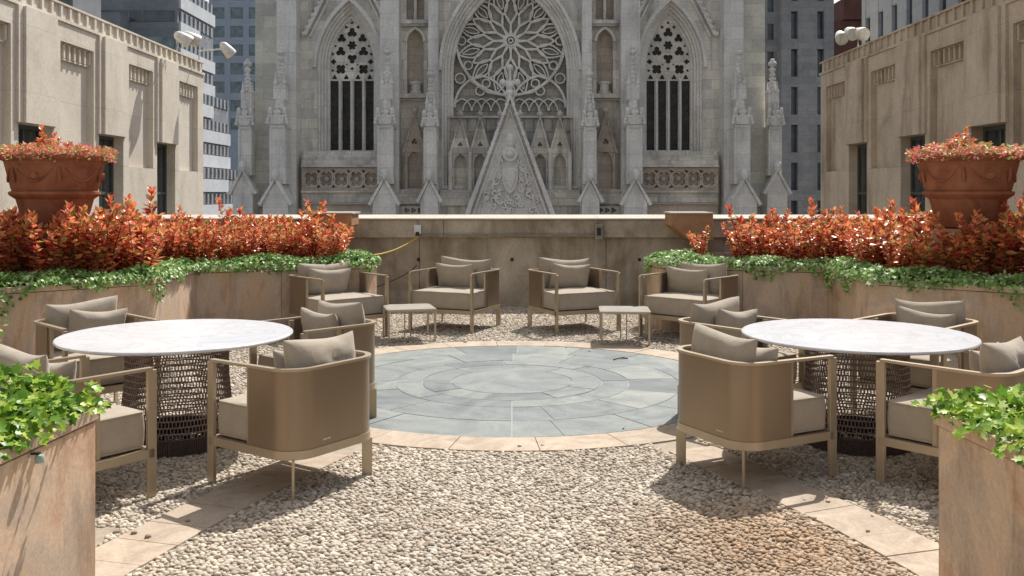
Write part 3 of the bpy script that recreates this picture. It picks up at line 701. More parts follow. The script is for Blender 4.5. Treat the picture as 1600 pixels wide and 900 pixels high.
def make_chair(name, wd, dd, lab, lounge):
    t = empty(name, lab, 'armchair'); hw, hd = wd/2, dd/2; r = .15 if not lounge else .06
    back = arc(hw-r, -hd+r, r, 0, -math.pi/2)+arc(-hw+r, -hd+r, r, -math.pi/2, -math.pi)
    ys = -hd+dd*(.52 if not lounge else .48)
    b = MB().strip([(hw, ys)]+back+[(-hw, ys)], .006, .262, .69); b.build('shell', M['panel'], t, smooth=30)
    b = MB().strip([(hw, hd)]+back+[(-hw, hd)], .017, .69, .705); b.build('arm_rail', M['frame'], t, smooth=30)
    b = MB().strip([(hw, hd)]+back+[(-hw, hd)], .012, .215, .262, closed=True); b.build('base_rail', M['frame'], t, smooth=30)
    for s in (-1, 1):
        b = MB().obox((s*(hw), hd), .012, .026, 0, .6899, 0); b.build('leg', M['frame'], t, bevel=.003)
        if lounge: cx, cy = s*(hw-.02), -hd+.02
        else: cx, cy = s*(hw-r*.33), -hd+r*.33
        b = MB().obox((cx, cy), .03, .007, 0, .2149 if not lounge else .2149, s*math.pi/4+(math.pi/2)); b.build('leg', M['frame'], t, bevel=.002)
        b = MB().obox((s*(hw-.02), ys+.012), .011, .02, .262, .6899, 0); b.build('post', M['frame'], t, bevel=.002)
    # seat slats under cushion
    b = MB().box(-hw+.03, hw-.03, -hd+.06, hd-.03, .245, .262); b.build('seat_pan', M['panel'], t)
    # seat cushion
    import bmesh
    bm = bmesh.new(); sx, sy, z0, z1 = wd-.05, dd-.09, .266, .468
    nx, ny, nz = 16, 16, 5; V = {}; 
    def cpt(i, j, k):
        u, v, q = -1+2*i/nx, -1+2*j/ny, -1+2*k/nz
        puff = .014*(1-u**4)*(1-v**4)
        x = sx/2*u; y = sy/2*v+.015; z = (z0+z1)/2+(z1-z0)/2*q+(puff if k == nz else 0)
        x += (.006*(1-q*q)) * (1 if u >= .999 else -1 if u <= -.999 else 0); y += .006*(1-q*q)*(1 if v >= .999 else -1 if v <= -.999 else 0)
        cx_, cy_ = hw-r, -hd+r
        if abs(x) > cx_ and y < cy_:
            dd_ = math.hypot(abs(x)-cx_, y-cy_)
            if dd_ > r-.022: x = math.copysign(cx_+(abs(x)-cx_)*(r-.022)/dd_, x); y = cy_+(y-cy_)*(r-.022)/dd_
        if k == nz: z += .004*math.sin(6*u+2*v)*math.sin(5*v+1)
        return (x, y, z)
    def vv(i, j, k):
        if (i, j, k) not in V: V[(i, j, k)] = bm.verts.new(cpt(i, j, k))
        return V[(i, j, k)]
    for i in range(nx):
        for j in range(ny):
            bm.faces.new([vv(i,j,nz), vv(i+1,j,nz), vv(i+1,j+1,nz), vv(i,j+1,nz)]); bm.faces.new([vv(i,j,0), vv(i,j+1,0), vv(i+1,j+1,0), vv(i+1,j,0)])
    for k in range(nz):
        for i in range(nx):
            bm.faces.new([vv(i,0,k), vv(i+1,0,k), vv(i+1,0,k+1), vv(i,0,k+1)]); bm.faces.new([vv(i,ny,k), vv(i,ny,k+1), vv(i+1,ny,k+1), vv(i+1,ny,k)])
        for j in range(ny):
            bm.faces.new([vv(0,j,k), vv(0,j,k+1), vv(0,j+1,k+1), vv(0,j+1,k)]); bm.faces.new([vv(nx,j,k), vv(nx,j+1,k), vv(nx,j+1,k+1), vv(nx,j,k+1)])
    bm.normal_update(); me = bpy.data.meshes.new('seat_cushion'); bm.to_mesh(me); bm.free(); me.materials.append(M['fabric'])
    me.polygons.foreach_set('use_smooth', [True]*len(me.polygons)); o = bpy.data.objects.new('seat_cushion', me); col.objects.link(o); o.parent = t
    bv = o.modifiers.new('b', 'BEVEL'); bv.width = .012; bv.segments = 3; bv.limit_method = 'ANGLE'; bv.angle_limit = R(50)
    for zz in (z1-.006, z0+.012):
        pp = MB(); c_ = arc(sx/2-.02, sy/2+.015-.02, .022, 0, math.pi/2, 4)+arc(-sx/2+.02, sy/2+.015-.02, .022, math.pi/2, math.pi, 4)+arc(-hw+r, -hd+r, r-.021, math.pi, 1.5*math.pi, 6)+arc(hw-r, -hd+r, r-.021, 1.5*math.pi, 2*math.pi, 6)
        pp.strip(c_, .0035, zz-.0035, zz+.0035, closed=True); pp.build('piping', M['fabric'], o)
    # back pillow, small pillow
    for nm, (pw_, ph_, pt_), (px_, py_, pz_), rx in (('back_cushion', (wd-.12, .42, .15), (0, -hd+.12, .635), -.12), ('lumbar_pillow', (wd*.66, .33, .13), (.04, -hd+.24, .615), -.24)):
        V_, F_ = pillow(pw_, ph_, pt_, wd*10+len(nm)); b = MB(); rm = Matrix.Rotation(rx, 3, 'X'); b.add([tuple(rm @ Vector(v)+Vector((px_, py_, pz_))) for v in V_], F_)
        b.build(nm, M['fabric'], t, smooth=80)
    return t
dine = make_chair('dining_armchair', .67, .67, 'tmp', False)
loun = make_chair('lounge_armchair', .84, .78, 'tmp', True)
def rot(o, n, ax, ang):
    for c in col.objects:
        if c.parent == o and c.name.split('.')[0] == n: return c
D = [((-1.25, 5.50), (-.82, .57), 'armchair showing its bronze back at the left table, in front beside the path'),
     ((1.42, 5.68), (.89, .455), 'armchair showing its bronze back at the right table, nearest the disc'),
     ((-2.43, 5.08), (.59, .81), 'armchair half hidden by the near left ivy planter'),
     ((2.58, 5.38), (-.66, .75), 'armchair half hidden by the near right ivy planter'),
     ((-3.12, 7.07), (.72, -.70), 'armchair on the far side of the left marble table, against the planter'),
     ((3.03, 7.07), (-.74, -.67), 'armchair on the far side of the right marble table, against the planter'),
     ((-1.43, 6.97), (-.70, -.71), 'armchair between the left marble table and the blue stone disc, behind the front one'),
     ((1.67, 7.04), (.62, -.78), 'armchair between the right marble table and the blue stone disc, behind the front one')]
for i, (p, f, lab) in enumerate(D): place(dine, i == 0, (p[0], p[1], 0), face(*f), lab, 'taupe armchairs around the marble tables') if i == 0 else place(copy_tree(dine), True, (p[0], p[1], 0), face(*f), lab, 'taupe armchairs around the marble tables')
Lc = [((-2.02, 10.97), (.66, -.75), 'leftmost of the four lounge armchairs by the wall, touching the left planter end'),
      ((-.69, 11.68), (-.42, -.91), 'second lounge armchair from the left by the wall, turned to the left'),
      ((.74, 11.62), (.42, -.91), 'third lounge armchair from the left by the wall, turned to the right'),
      ((2.06, 10.97), (-.66, -.75), 'rightmost of the four lounge armchairs by the wall, touching the right planter end')]
for i, (p, f, lab) in enumerate(Lc):
    o = loun if i == 0 else copy_tree(loun); place(o, True, (p[0], p[1], 0), face(*f), lab, 'taupe lounge armchairs by the parapet')
# lumbar pillow slips to a different side on each chair
k = 0
for c in col.objects:
    if c.name.startswith('lumbar_pillow'):
        c.location.x = [-.05, .02, .03, -.02, .05, -.08, -.06, .04, -.1, .03, -.06, .08][k % 12]; c.rotation_euler = (0, random.uniform(-.05, .05), random.uniform(-.06, .06)); k += 1
    if c.name.startswith('back_cushion'): c.rotation_euler = (0, random.uniform(-.03, .03), random.uniform(-.03, .03))
# pale maker's mark on the two chair backs turned to us
for c in list(col.objects):
    if c.name.startswith('dining_armchair') and c['label'].startswith('armchair showing'):
        s = -1 if c.location.x < 0 else 1
        b = MB()
        for i in range(5): b.box(s*.12+i*.012, s*.12+i*.012+.008, -.343, -.3415, .292, .301)
        b.build('maker_mark', M['mark'], c)

# ------------------------------------------------------------ marble tables
def marble_table(loc, label):
    t = empty('marble_table', label, 'table', loc, 0, 'round marble tables'); r = .745; zt = .722
    MB().lathe([(.02, zt-.026), (r-.03, zt-.026), (r-.006, zt-.018), (r, zt-.010), (r-.003, zt-.003), (r-.008, zt), (.02, zt)], 96).build('tabletop', M['marble'], t, smooth=25)
    b = MB(); n = 100; Rr = .335; rows = 15; z0 = .10; z1 = zt-.03; hh = (z1-z0)/rows
    prof = lambda z: Rr+.012*math.sin(z*9)
    for i in range(n):
        a = 2*math.pi*i/n; ca, sa = math.cos(a), math.sin(a); tx, ty = -sa, ca
        for j in range(rows):
            za, zb = z0+j*hh, z0+(j+1)*hh
            a_ = a+(math.pi/n if j % 2 else 0); cA, sA = math.cos(a_), math.sin(a_); w_ = .0026; V = []
            for z in (za, zb):
                rr = prof(z)
                for dt, dr in ((-w_, -.003), (w_, -.003), (w_, .003), (-w_, .003)): V.append((cA*(rr+dr)-sA*dt, sA*(rr+dr)+cA*dt, z))
            b.add(V, [(0,1,5,4),(1,2,6,5),(2,3,7,6),(3,0,4,7)])
    for j in range(rows+1):
        z = z0+j*hh; b.strip([(prof(z)*math.cos(2*math.pi*i/64), prof(z)*math.sin(2*math.pi*i/64)) for i in range(64)], .0042, z-.0035, z+.0035, closed=True)
    b.build('woven_drum', M['strap'], t)
    b = MB()
    for i in range(150):
        a = 2*math.pi*i/150; b.obox((.345*math.cos(a), .345*math.sin(a)), .0045, .0055, .004, .105, a)
    b.lathe([(.338, .0), (.342, .102), (.325, .102), (.322, 0)], 64)
    b.build('woven_base', M['darkstrap'], t)
    MB().lathe([(.3, zt-.05), (.34, zt-.05), (.34, zt-.028), (.3, zt-.028)], 48).build('collar', M['darkmetal'], t)
marble_table((-2.21, 6.26, 0), 'round white marble table on a dark woven drum, left one')
marble_table((2.285, 6.28, 0), 'round white marble table on a dark woven drum, right one')

# ------------------------------------------------------------ side tables
def side_table(loc, rz, label):
    t = empty('side_table', label, 'side table', loc, rz, 'low side tables'); h = .36; s = .27
    path = []
    for cx, cy, a0 in ((s-.04, -s+.04, -math.pi/2), (s-.04, s-.04, 0), (-s+.04, s-.04, math.pi/2), (-s+.04, -s+.04, math.pi)): path += arc(cx, cy, .04, a0, a0+math.pi/2, 5)
    m_ = MB(); flat(m_, [(x*.975, y*.975) for x, y in path], h-.008, h+.004); m_.build('top', M['sidetop'], t, bevel=.002)
    MB().strip(path, .007, h-.02, h, closed=True).build('rim', M['frame'], t)
    for sx in (-1, 1):
        for sy in (-1, 1): MB().obox((sx*(s-.012), sy*(s-.012)), .011, .011, 0, h-.0201, 0).build('leg', M['frame'], t, bevel=.002)
    b = MB()
    for x in (-.035, .03): b.obox((x, .1), .006, .006, .008, h-.0201, 0)
    b.build('strut', M['frame'], t)
    b = MB().strip([(-s+.02, -s+.012), (-.1, -s+.07), (0, -s+.09), (.1, -s+.07), (s-.02, -s+.012)], .006, .0, .012); b.build('floor_rail', M['frame'], t)
    return t
M['sidetop'] = stone('grey_stone_top', [(.3, (.26, .245, .215)), (.7, (.34, .32, .28))], 6, bscale=80)
side_table((-1.17, 10.75, 0), R(14), 'low square grey side table left of the second lounge armchair')
side_table((1.25, 10.55, 0), R(-4), 'low square grey side table right of the third lounge armchair')
b = MB(); b.tube([(0, 0, 0), (.08, .05, .008), (.15, .04, .004)], .006, 5); b.tube([(.06, .04, .005), (.12, .10, .01)], .004, 5)
o = b.build('twig', M['stem']); o.location = (1.0, 9.35, .008); tag(o, 'small dark twig lying on the far right of the blue stone disc', 'twig')
root = empty('planter_lamp', 'tiny glass lamp clipped under the rim of the near left planter', 'lamp', (-1.66, 3.33, .70))
MB().lathe([(.004, 0), (.016, .004), (.018, .02), (.013, .03), (.004, .032)], 12).build('lens', simple('greenish_lens', (.35, .45, .42), .2), root, smooth=True)
MB().box(-.03, .0, -.008, .008, .032, .04).build('clip', M['darkmetal'], root)

# ------------------------------------------------------------ side wings
def wing(s, label, mat):
    t = empty('stone_building', label, 'building', (s*8, 0, 0), 0, 'low stone wings')
    Y0, Y1 = -6.0, 24.55; ZB, ZT = -24, 4.70
    per = 3.0; wins = [(15.35+per*k, 16.5+per*k) for k in range(-6, 3)]
    wall = MB()
    # wall plate in (y,z) plane ; outward face toward the garden at local x=0
    holes = []; rec = []
    for a, c in wins: holes.append([(a, .55), (c, .55), (c, 2.80), (a, 2.80)])
    for k in range(-6, 3):
        a = 16.78+per*k; c = a+1.34; holes.append([(a, 2.2), (c, 2.2), (c, 4.36), (a, 4.36)]); rec.append((a, c))
    sgn = s
    wall.plate([(Y0, ZB), (Y1, ZB), (Y1, ZT), (Y0, ZT)], holes, 0, .35, tf=lambda v: (sgn*v[1], v[0], v[2]))
    if s > 0: pass
    wall.build('wall', mat, t)
    core = MB().box(sgn*.36, sgn*6, Y0+.01, Y1-.01, ZB+.01, ZT-.01); core.build('core', mat, t)
    for a, c in rec: MB().box(sgn*.13, sgn*.35, a-.01, c+.01, 2.19, 4.37).build('recessed_panel', mat, t)
    for a, c in rec:
        b = MB()
        n = 7
        for i in range(n):
            y = a+.05+(c-a-.10)*i/(n-1); b.box(sgn*.05, sgn*.129, y-.03, y+.03, 4.08, 4.333)
        b.box(sgn*.07, sgn*.129, a, c, 4.335, 4.359); b.box(sgn*.08, sgn*.129, a, c, 4.05, 4.078); b.build('dentil', mat, t)
    for a, c in wins:
        b = MB(); b.box(-sgn*.10, -sgn*.001, a+.06, c-.06, 2.802, 4.70)
        b.box(-sgn*.05, -sgn*.001, a-.08, a+.058, 2.802, 4.699); b.box(-sgn*.05, -sgn*.001, c-.058, c+.08, 2.802, 4.699)
        b.build('pilaster', mat, t)
    b = MB(); b.box(-sgn*.03, sgn*.6, Y0, Y1+.05, 4.703, 4.76); b.box(sgn*.035, sgn*.6, Y0, Y1, 4.762, 5.0)
    y = Y0
    while y < Y1-.2:
        b.box(-sgn*.01, sgn*.034, y, y+.08, 4.762, 5.002); y += .34
    b.box(-sgn*.02, sgn*.62, Y0, Y1+.04, 5.003, 5.04)
    b.build('parapet', mat, t)
    for a, c in wins[4:]:
        w_ = MB(); w_.box(sgn*.2, sgn*.26, a, a+.06, .55, 2.8); w_.box(sgn*.2, sgn*.26, c-.06, c, .55, 2.8); w_.box(sgn*.2, sgn*.26, a+.06, c-.06, 2.73, 2.8); w_.box(sgn*.2, sgn*.26, a+.06, c-.06, 1.62, 1.68)
        w_.box(sgn*.21, sgn*.25, (a+c)/2-.02, (a+c)/2+.02, .55, 2.73); w_.box(sgn*.2, sgn*.26, a+.06, c-.06, .55, .62)
        wo = w_.build('window', M['wframe'], t, bevel=.004)
        MB().box(sgn*.235, sgn*.245, a+.06, c-.06, .62, 2.73).build('pane', M['glass'], wo)
        cu = MB()
        cu.box(sgn*.27, sgn*.285, a+.05, a+.34, .58, 2.76); cu.box(sgn*.27, sgn*.285, c-.26, c-.05, .58, 2.76); cu.build('curtain', M['curtain'], wo)
        MB().box(sgn*.33, sgn*.349, a+.005, c-.005, .555, 2.795).build('dark_room_sheet', M['darkmetal'], wo)  # dark sheet standing in for the unlit room behind the curtains
    return t
wing(-1, 'low pale travertine building with windows along the left side', M['travertine'])
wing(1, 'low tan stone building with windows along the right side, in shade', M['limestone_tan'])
# set-back storeys
t = empty('upper_building', 'taller beige stone block rising behind the left wing', 'building', (-15, 10, 0))
MB().box(-8, 3.2, -14, 14.0, -24, 24).build('wall', M['travertine'], t)
MB().box(3.2, 3.23, 14.3, 15.4, 4, 23).build('window', M['glass'], t)
b = MB(); 
for z in range(5, 23, 2): b.box(3.231, 3.26, 14.3, 15.4, z, z+.12)
b.build('mullion', M['darkmetal'], t)
MB().box(-8, 3.199, 14.01, 17.2, -24, 23.5).build('side_bay', M['greybuild'], t)
t = empty('upper_building', 'tan set-back storey rising behind the right wing', 'building', (12.6, 8, 0))
b = MB().box(0, 8, -12, 13.3, -24, 8.5); b.build('wall', M['limestone_tan'], t); MB().box(-.1, 8, -12, 13.4, 7.9, 8.2).build('cornice', M['limestone_tan'], t)

# floodlights
def flood(name, label, loc, rz, n, arm=.4, tilt=-.5):
    t = empty(name, label, 'floodlight', loc, rz, 'floodlights on the wing roofs')
    MB().tube([(0, 0, -.1), (0, 0, .12), (0, -arm, .16)], .022, 8).build('bracket', M['dirtywhite'], t)
    for k in range(n):
        c = Vector(((k-(n-1)/2)*.28, -arm, .14+.05*(k % 2))); d = Vector((.9+.3*(k-.5), -.6, tilt)).normalized(); h = MB(); pts = [c-d*.22, c-d*.16, c, c+d*.12, c+d*.17]
        h.tube(pts, [.04, .10, .135, .15, .15], 14); ho = h.build('lamp_head', M['dirtywhite'], t, smooth=50)
        MB().tube([c+d*.172, c+d*.18], .13, 14).build('lens', M['amber'] if k == 0 and loc[0] < 0 else M['dirtywhite'], ho)
flood('floodlight', 'pair of white floodlights leaning over the left wing parapet', (-7.75, 21.9, 5.05), R(70), 2, .3)
flood('floodlight', 'single white floodlight on a long arm at the far end of the left wing', (-7.9, 23.9, 5.12), R(82), 1, .75, -.9)
flood('floodlight', 'cluster of white floodlights on the right wing parapet', (8.0, 21.9, 5.15), R(-60), 3, .25)

# ------------------------------------------------------------ cathedral
CD = 60.0; K = CD/F
ca = empty('cathedral', 'grey gothic cathedral facade with a rose window and pinnacles across the street', 'cathedral', ((797-800)*K, CD, -24))
def Z(y): return CH+(HZ-y)*K+24
def X(dx): return dx*K
def PP(pts): return [(X(x), Z(y)) for x, y in pts]
def rect(x0, x1, y0, y1): return PP([(x0, y0), (x1, y0), (x1, y1), (x0, y1)])
def parch(cx, a, Rr, ys, yb, n=10):
    h = math.sqrt(Rr*Rr-(Rr-a)**2); th = math.atan2(h, Rr-a); P = [(cx-a, yb)]
    for i in range(n+1): t = th*i/n; P.append((cx-a+Rr-Rr*math.cos(t), ys-Rr*math.sin(t)))
    for i in range(n-1, -1, -1): t = th*i/n; P.append((cx+a-Rr+Rr*math.cos(t), ys-Rr*math.sin(t)))
    P.append((cx+a, yb)); return P
def foil(cx, cy, r, n, a0=0):
    P = []
    for k in range(n):
        a = a0+2*math.pi*k/n; lr = r*(.52 if n == 3 else .46 if n == 4 else .3); c = (cx+(r-lr)*math.cos(a), cy+(r-lr)*math.sin(a)); sp = 2.1 if n == 3 else 1.9 if n == 4 else 1.7
        for i in range(6): q = a-sp+2*sp*i/5; P.append((c[0]+lr*math.cos(q), c[1]+lr*math.sin(q)))
    return P
def circ(cx, cy, r, n=20): return [(cx+r*math.cos(2*math.pi*i/n), cy+r*math.sin(2*math.pi*i/n)) for i in range(n)]
mc, ml, mb_, my = M['cathedral'], M['cathedral_light'], M['cathedral_brown'], M['cathedral_yellow']
WX = 251
b = MB()
holes = [PP(parch(s*WX, 50, 130, 105, 240)) for s in (-1, 1)]+[PP(parch(0, 107, 178, 110, 296, 16))]
for s in (-1, 1):
    holes.append(PP(parch(s*148, 13, 20, 65, 146))); holes.append(rect(s*148-14, s*148-2, -60, 32)); holes.append(rect(s*148+2, s*148+14, -60, 32))
b.plate(rect(-360, 360, -150, 935), holes, 0, 1.2); b.build('facade_wall', mc, ca)
MB().box(X(-392), X(392), 3.0, 26, 0, Z(-140)).build('nave_body', mc, ca)
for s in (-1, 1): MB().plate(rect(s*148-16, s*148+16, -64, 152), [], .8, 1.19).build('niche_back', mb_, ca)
for s in (-1, 1):   # side windows
    wn = MB()
    for a0, r0, s0, a1, r1, s1, y0 in ((50, 130, 105, 46.5, 122, 103, .18), (46.4, 122, 103, 42.5, 114, 101, .4), (42.4, 114, 101, 38.8, 104, 99, .62), (38.7, 104, 99, 35, 93, 97, .9)):
        wn.plate(PP(parch(s*WX, a0, r0, s0, 240 if a0 == 50 else 239.5)), [PP(parch(s*WX, a1, r1, s1, 236))], y0, y0+.3)
    wo = wn.build('arched_window', ml, ca)
    hs = []; c = s*WX
    for dx, y, r, n, a0 in ((0, 47, 8.2, 3, -1.57), (-16.6, 56, 7.4, 3, -1.57), (16.6, 56, 7.4, 3, -1.57), (0, 67, 7.6, 6, 0), (-18, 77, 8.2, 3, -1.57), (18, 77, 8.2, 3, -1.57), (0, 88, 8.2, 3, 1.57), (-18, 105, 8.6, 4, .785), (18, 105, 8.6, 4, .785),
                            (0, 31, 2.6, 4, 0), (-9.5, 38, 3, 3, 0), (9.5, 38, 3, 3, 3.1), (-26.6, 68, 2.4, 3, 0), (26.6, 68, 2.4, 3, 3.1), (-29.5, 93, 4.4, 4, 0), (29.5, 93, 4.4, 4, 0), (-8.6, 97.6, 1.8, 3, 0), (8.6, 97.6, 1.8, 3, 3.1), (0, 104, 2.8, 4, 0), (-30.5, 81, 2.6, 3, 0), (30.5, 81, 2.6, 3, 3), (-31, 107, 2.4, 3, 0), (31, 107, 2.4, 3, 3)):
        hs.append(PP(foil(c+dx, y, r, n, a0)))
    for dx in (-28, -9.4, 9.4, 28): hs.append(PP(foil(c+dx, 118, 4.2, 3, -1.57))); hs.append(rect(c+dx-6.3, c+dx+6.3, 123.5, 233.5))
    b = MB(); b.plate(PP(parch(c, 35.2, 93, 97, 237)), hs, 1.0, 1.14)
    b.build('tracery', mc, wo)
    b = MB(); b.plate(PP(parch(c, 36, 94, 97, 237)), [], 1.18, 1.22); b.build('glass', M['darkglass'], wo)
    b = MB()
    for dx in (-18.7, 0, 18.7): b.box(X(c+dx-1.4), X(c+dx+1.4), .86, .999, Z(236), Z(120))
    b.build('mullion', ml, wo)
    # hood gable
    b = MB(); b.bar(PP([(c-68, 55), (c, -78), (c+68, 55)]), .22, -.35, .05); b.bar(PP([(c-61, 58), (c, -62), (c+61, 58)]), .12, -.2, .05)
    b.bar(PP(parch(c, 53, 134, 106, 238)[1:-1]), .18, -.25, .1); b.bar(PP(parch(c, 56, 137, 106, 238)[1:-1]), .1, -.12, .1)
    for i in range(14):
        t = i/14
        for q in (-1, 1): b.ball((X(c+q*(70-68*t)), -.3, Z(54-133*t)), .16)
    b.build('hood_gable', ml, ca)
    # sill and frieze
    b = MB(); x0, x1 = s*199, s*320
    for y0, y1, p in ((237, 243, .55), (243.3, 251, .8), (251.3, 258, 1.05), (258.3, 262, 1.3), (298, 301, 1.25), (301.3, 316, .95)):
        b.box(X(x0), X(x1), -p, -.001, Z(y1), Z(y0))
    b.build('window_sill', mc, ca)
    b = MB(); hs = []; xa, xb = min(x0, x1), max(x0, x1); nq = 5; stp = (xb-xa-6)/nq
    for i in range(nq):
        cx = xa+3+stp*(i+.5); hs.append(PP(foil(cx, 280, 11.5, 6 if i % 2 else 4, .785 if i % 2 == 0 else 0)))
    for i in range(nq+1):
        for yy in (269, 291): 
            cx = xa+3+stp*i
            if xa+5 < cx < xb-5: hs.append(PP(foil(cx, yy, 3.6, 3, 0)))
    b.plate(rect(xa, xb, 262.4, 297.8), hs, -.95, -.7); b.box(X(xa), X(xb), -.6, -.001, Z(297.8), Z(262.4))
    for i in range(nq):
        cx = xa+3+stp*(i+.5); b.bar(PP(circ(cx, 280, 13.2)), .09, -1.03, -.951, True); b.ball((X(cx), -.72, Z(280)), .18)
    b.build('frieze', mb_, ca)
    b = MB(); b.box(X(x0), X(x1), -1.15, -.001, Z(319), Z(316.3)); b.box(X(x0), X(x1), -.85, -.001, 0, Z(319.3)); b.build('plinth', mb_, ca)
# piers
def pinn(mb, dx, wd, ytop, ysp, ycan, ysh, yg, ybase, fy, fz, wb):
    """crocketed pinnacle: spire, canopy stage, shaft, gablet base; fy..fz = front/back depth"""
    cx = X(dx); w_ = X(wd)/2; yc = (fy+fz)/2; dp = (fz-fy)/2
    # shaft
    mb.box(cx-w_, cx+w_, fy, fz, Z(yg), Z(ysh)); 
    for q in (-1, 1): mb.tube([(cx+q*w_, fy, Z(yg)), (cx+q*w_, fy, Z(ysh))], .09, 6)
    # canopy
    za, zb = Z(ysh), Z(ycan); w2 = w_*1.12
    mb.box(cx-w2, cx+w2, fy-.08, fz, za, za+.18)
    mb.box(cx-w_*.75, cx+w_*.75, fy+.15, fz-.1, za+.18, zb)
    for q in (-1, 0, 1):
        ww = w2*(.8 if q == 0 else .42); xx = cx+q*w2*.95; hh = (zb-za)*(.95 if q == 0 else .62)
        mb.plate([(xx-ww, za+.2), (xx+ww, za+.2), (xx, za+.2+hh)], [], fy-.16+(.1 if q else 0), fy+.25)
        for t in (.15, .4, .65, .9):
            for e in (-1, 1): mb.ball((xx+e*ww*(1-t), fy-.1, za+.2+hh*t), .11, 1.2)
        mb.ball((xx, fy-.08, za+.28+hh), .13, 1.8)
    # second stage
    z2 = Z(ysp); mb.box(cx-w_*.62, cx+w_*.62, yc-w_*.62, yc+w_*.62, zb, z2)
    for q in (-1, 1):
        for e in (-1, 1): mb.lathe([(.13, z2-.9), (.12, z2-.1), (.02, z2+.75)], 6, (cx+q*w_*.68, yc+e*w_*.68)); mb.ball((cx+q*w_*.68, yc+e*w_*.68, z2+.1), .15)
    # spire
    zt = Z(ytop); mb.lathe([(w_*.66, z2), (w_*.5, z2+(zt-z2)*.15), (.06, zt-.5)], 8, (cx, yc))
    for t in (.12, .27, .42, .57, .72, .86):
        rr = w_*.6*(1-t)+.05
        for a in (0, 1, 2, 3): mb.ball((cx+rr*math.cos(a*math.pi/2), yc+rr*math.sin(a*math.pi/2), z2+(zt-z2-.5)*t), .085)
    for zz, r_ in ((zt-.62, .20), (zt-.45, .1), (zt-.25, .27), (zt-.02, .14)): mb.ball((cx, yc, zz), r_, .7)
    # gablet base
    wb2 = X(wb)/2
    mb.plate([(cx-wb2, 0), (cx+wb2, 0), (cx+wb2, Z(ybase)), (cx+w_*1.05, Z(ybase)), (cx, Z(yg-18)), (cx-w_*1.05, Z(ybase)), (cx-wb2, Z(ybase))] if False else [(cx-wb2, 0), (cx+wb2, 0), (cx+wb2, Z(ybase)), (cx, Z(yg-4)), (cx-wb2, Z(ybase))], [], fy-.5, fz)
    mb.bar([(cx-wb2-.2, Z(ybase+3)), (cx, Z(yg-8)), (cx+wb2+.2, Z(ybase+3))], .2, fy-.65, fy-.2)
    mb.ball((cx, fy-.6, Z(yg-13)), .25, 1.5)
for s in (-1, 1):
    for dx0, dx1, p, mt in ((327, 357, 1.3, ml), (170, 199, 1.3, ml), (111, 125.5, 1.1, ml)):
        b = MB(); b.box(X(s*dx0), X(s*dx1), -p, -.001, 0, Z(-150)); b.box(X(s*dx0)-.0, X(s*dx1), -p-.12, -p-.001, Z(-20), Z(-25)); b.build('pier', mt, ca)
    b = MB(); b.plate([(X(s*x), Z(y)) for x, y in ((357.3, -150), (393, -150), (394, 190), (397, 262), (404, 275), (420, 325), (424, 340), (424, 935), (357.3, 935))], [], -.7, 26); b.build('tower_wall', my, ca)
    b = MB(); b.box(X(s*357.5), X(s*425), -1.0, -.701, Z(323), Z(317)); b.build('string_course', mc, ca)
    for args in ((345, 20, 84, 139, 175, 205, 288, 316, -3.0, -1.31, 37), (185, 20, 83, 139, 175, 205, 288, 316, -3.0, -1.31, 34), (120, 16, 115, 168, 178, 207, 288, 312, -2.4, -1.11, 26)):
        b = MB(); pinn(b, s*args[0], *args[1:]); b.build('pinnacle', ml, ca)
    b = MB(); pinn(b, s*401, 17, 98, 150, 172, 205, 275, 300, -1.9, -.71, 30); b.build('pinnacle', ml, ca)
    # niche bay
    n0 = s*148
    b = MB(); b.box(X(n0-22), X(n0+22), -.55, -.001, Z(39), Z(33)); b.box(X(n0-22), X(n0+22), -.4, -.001, Z(42), Z(39.3)); b.box(X(n0-22), X(n0+22), -.75, -.001, Z(155), Z(148)); b.box(X(n0-22), X(n0+22), -.5, -.001, Z(158), Z(155.3))
    b.box(X(n0-22), X(n0+22), -.9, -.001, Z(302), Z(296)); b.box(X(n0-22), X(n0+22), -1.2, -.001, Z(318), Z(302.3)); b.box(X(n0-22), X(n0+22), -.9, -.001, 0, Z(318.3))
    b.build('ledge', mc, ca)
    b = MB(); b.bar(PP(parch(n0, 14.5, 22, 65, 146)[1:-1]), .16, -.2, .05); b.build('niche', ml, ca)
    b = MB(); b.lathe([(.42, Z(147)), (.42, Z(143)), (.3, Z(141)), (.3, Z(132)), (.42, Z(129)), (.42, Z(127))], 8, (X(n0), .35)); b.build('pedestal', ml, ca)
    b = MB(); b.plate(PP([(n0-16, 238), (n0, 180), (n0+16, 238)]), [PP(foil(n0, 222, 5, 3, -1.57))], -.55, -.1); b.bar(PP([(n0-17, 240), (n0, 180), (n0+17, 240)]), .14, -.68, -.4)
    for t in (.15, .35, .55, .75):
        for q in (-1, 1): b.ball((X(n0+q*17*(1-t)), -.6, Z(240-60*t)), .11)
    for yy, r_ in ((177, .1), (173, .22), (168, .12)): b.ball((X(n0), -.5, Z(yy)), r_, .9)
    b.plate(rect(n0-17, n0+17, 238.3, 296), [PP(parch(n0, 10, 17, 252, 294))], -.5, -.15); b.box(X(n0-17), X(n0+17), -.12, -.01, Z(296), Z(238))
    for q in (-1, 1): b.tube([(X(n0+q*13), -.55, Z(296)), (X(n0+q*13), -.55, Z(240))], .1, 6)
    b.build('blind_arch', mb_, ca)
    b = MB(); b.plate(rect(n0-21, n0+21, 322, 335), [PP(foil(n0-10, 328, 4.5, 3)), PP(foil(n0+10, 328, 4.5, 3)), PP(foil(n0, 328, 4.5, 3))], -1.3, -.95); b.build('lower_tracery', mc, ca)
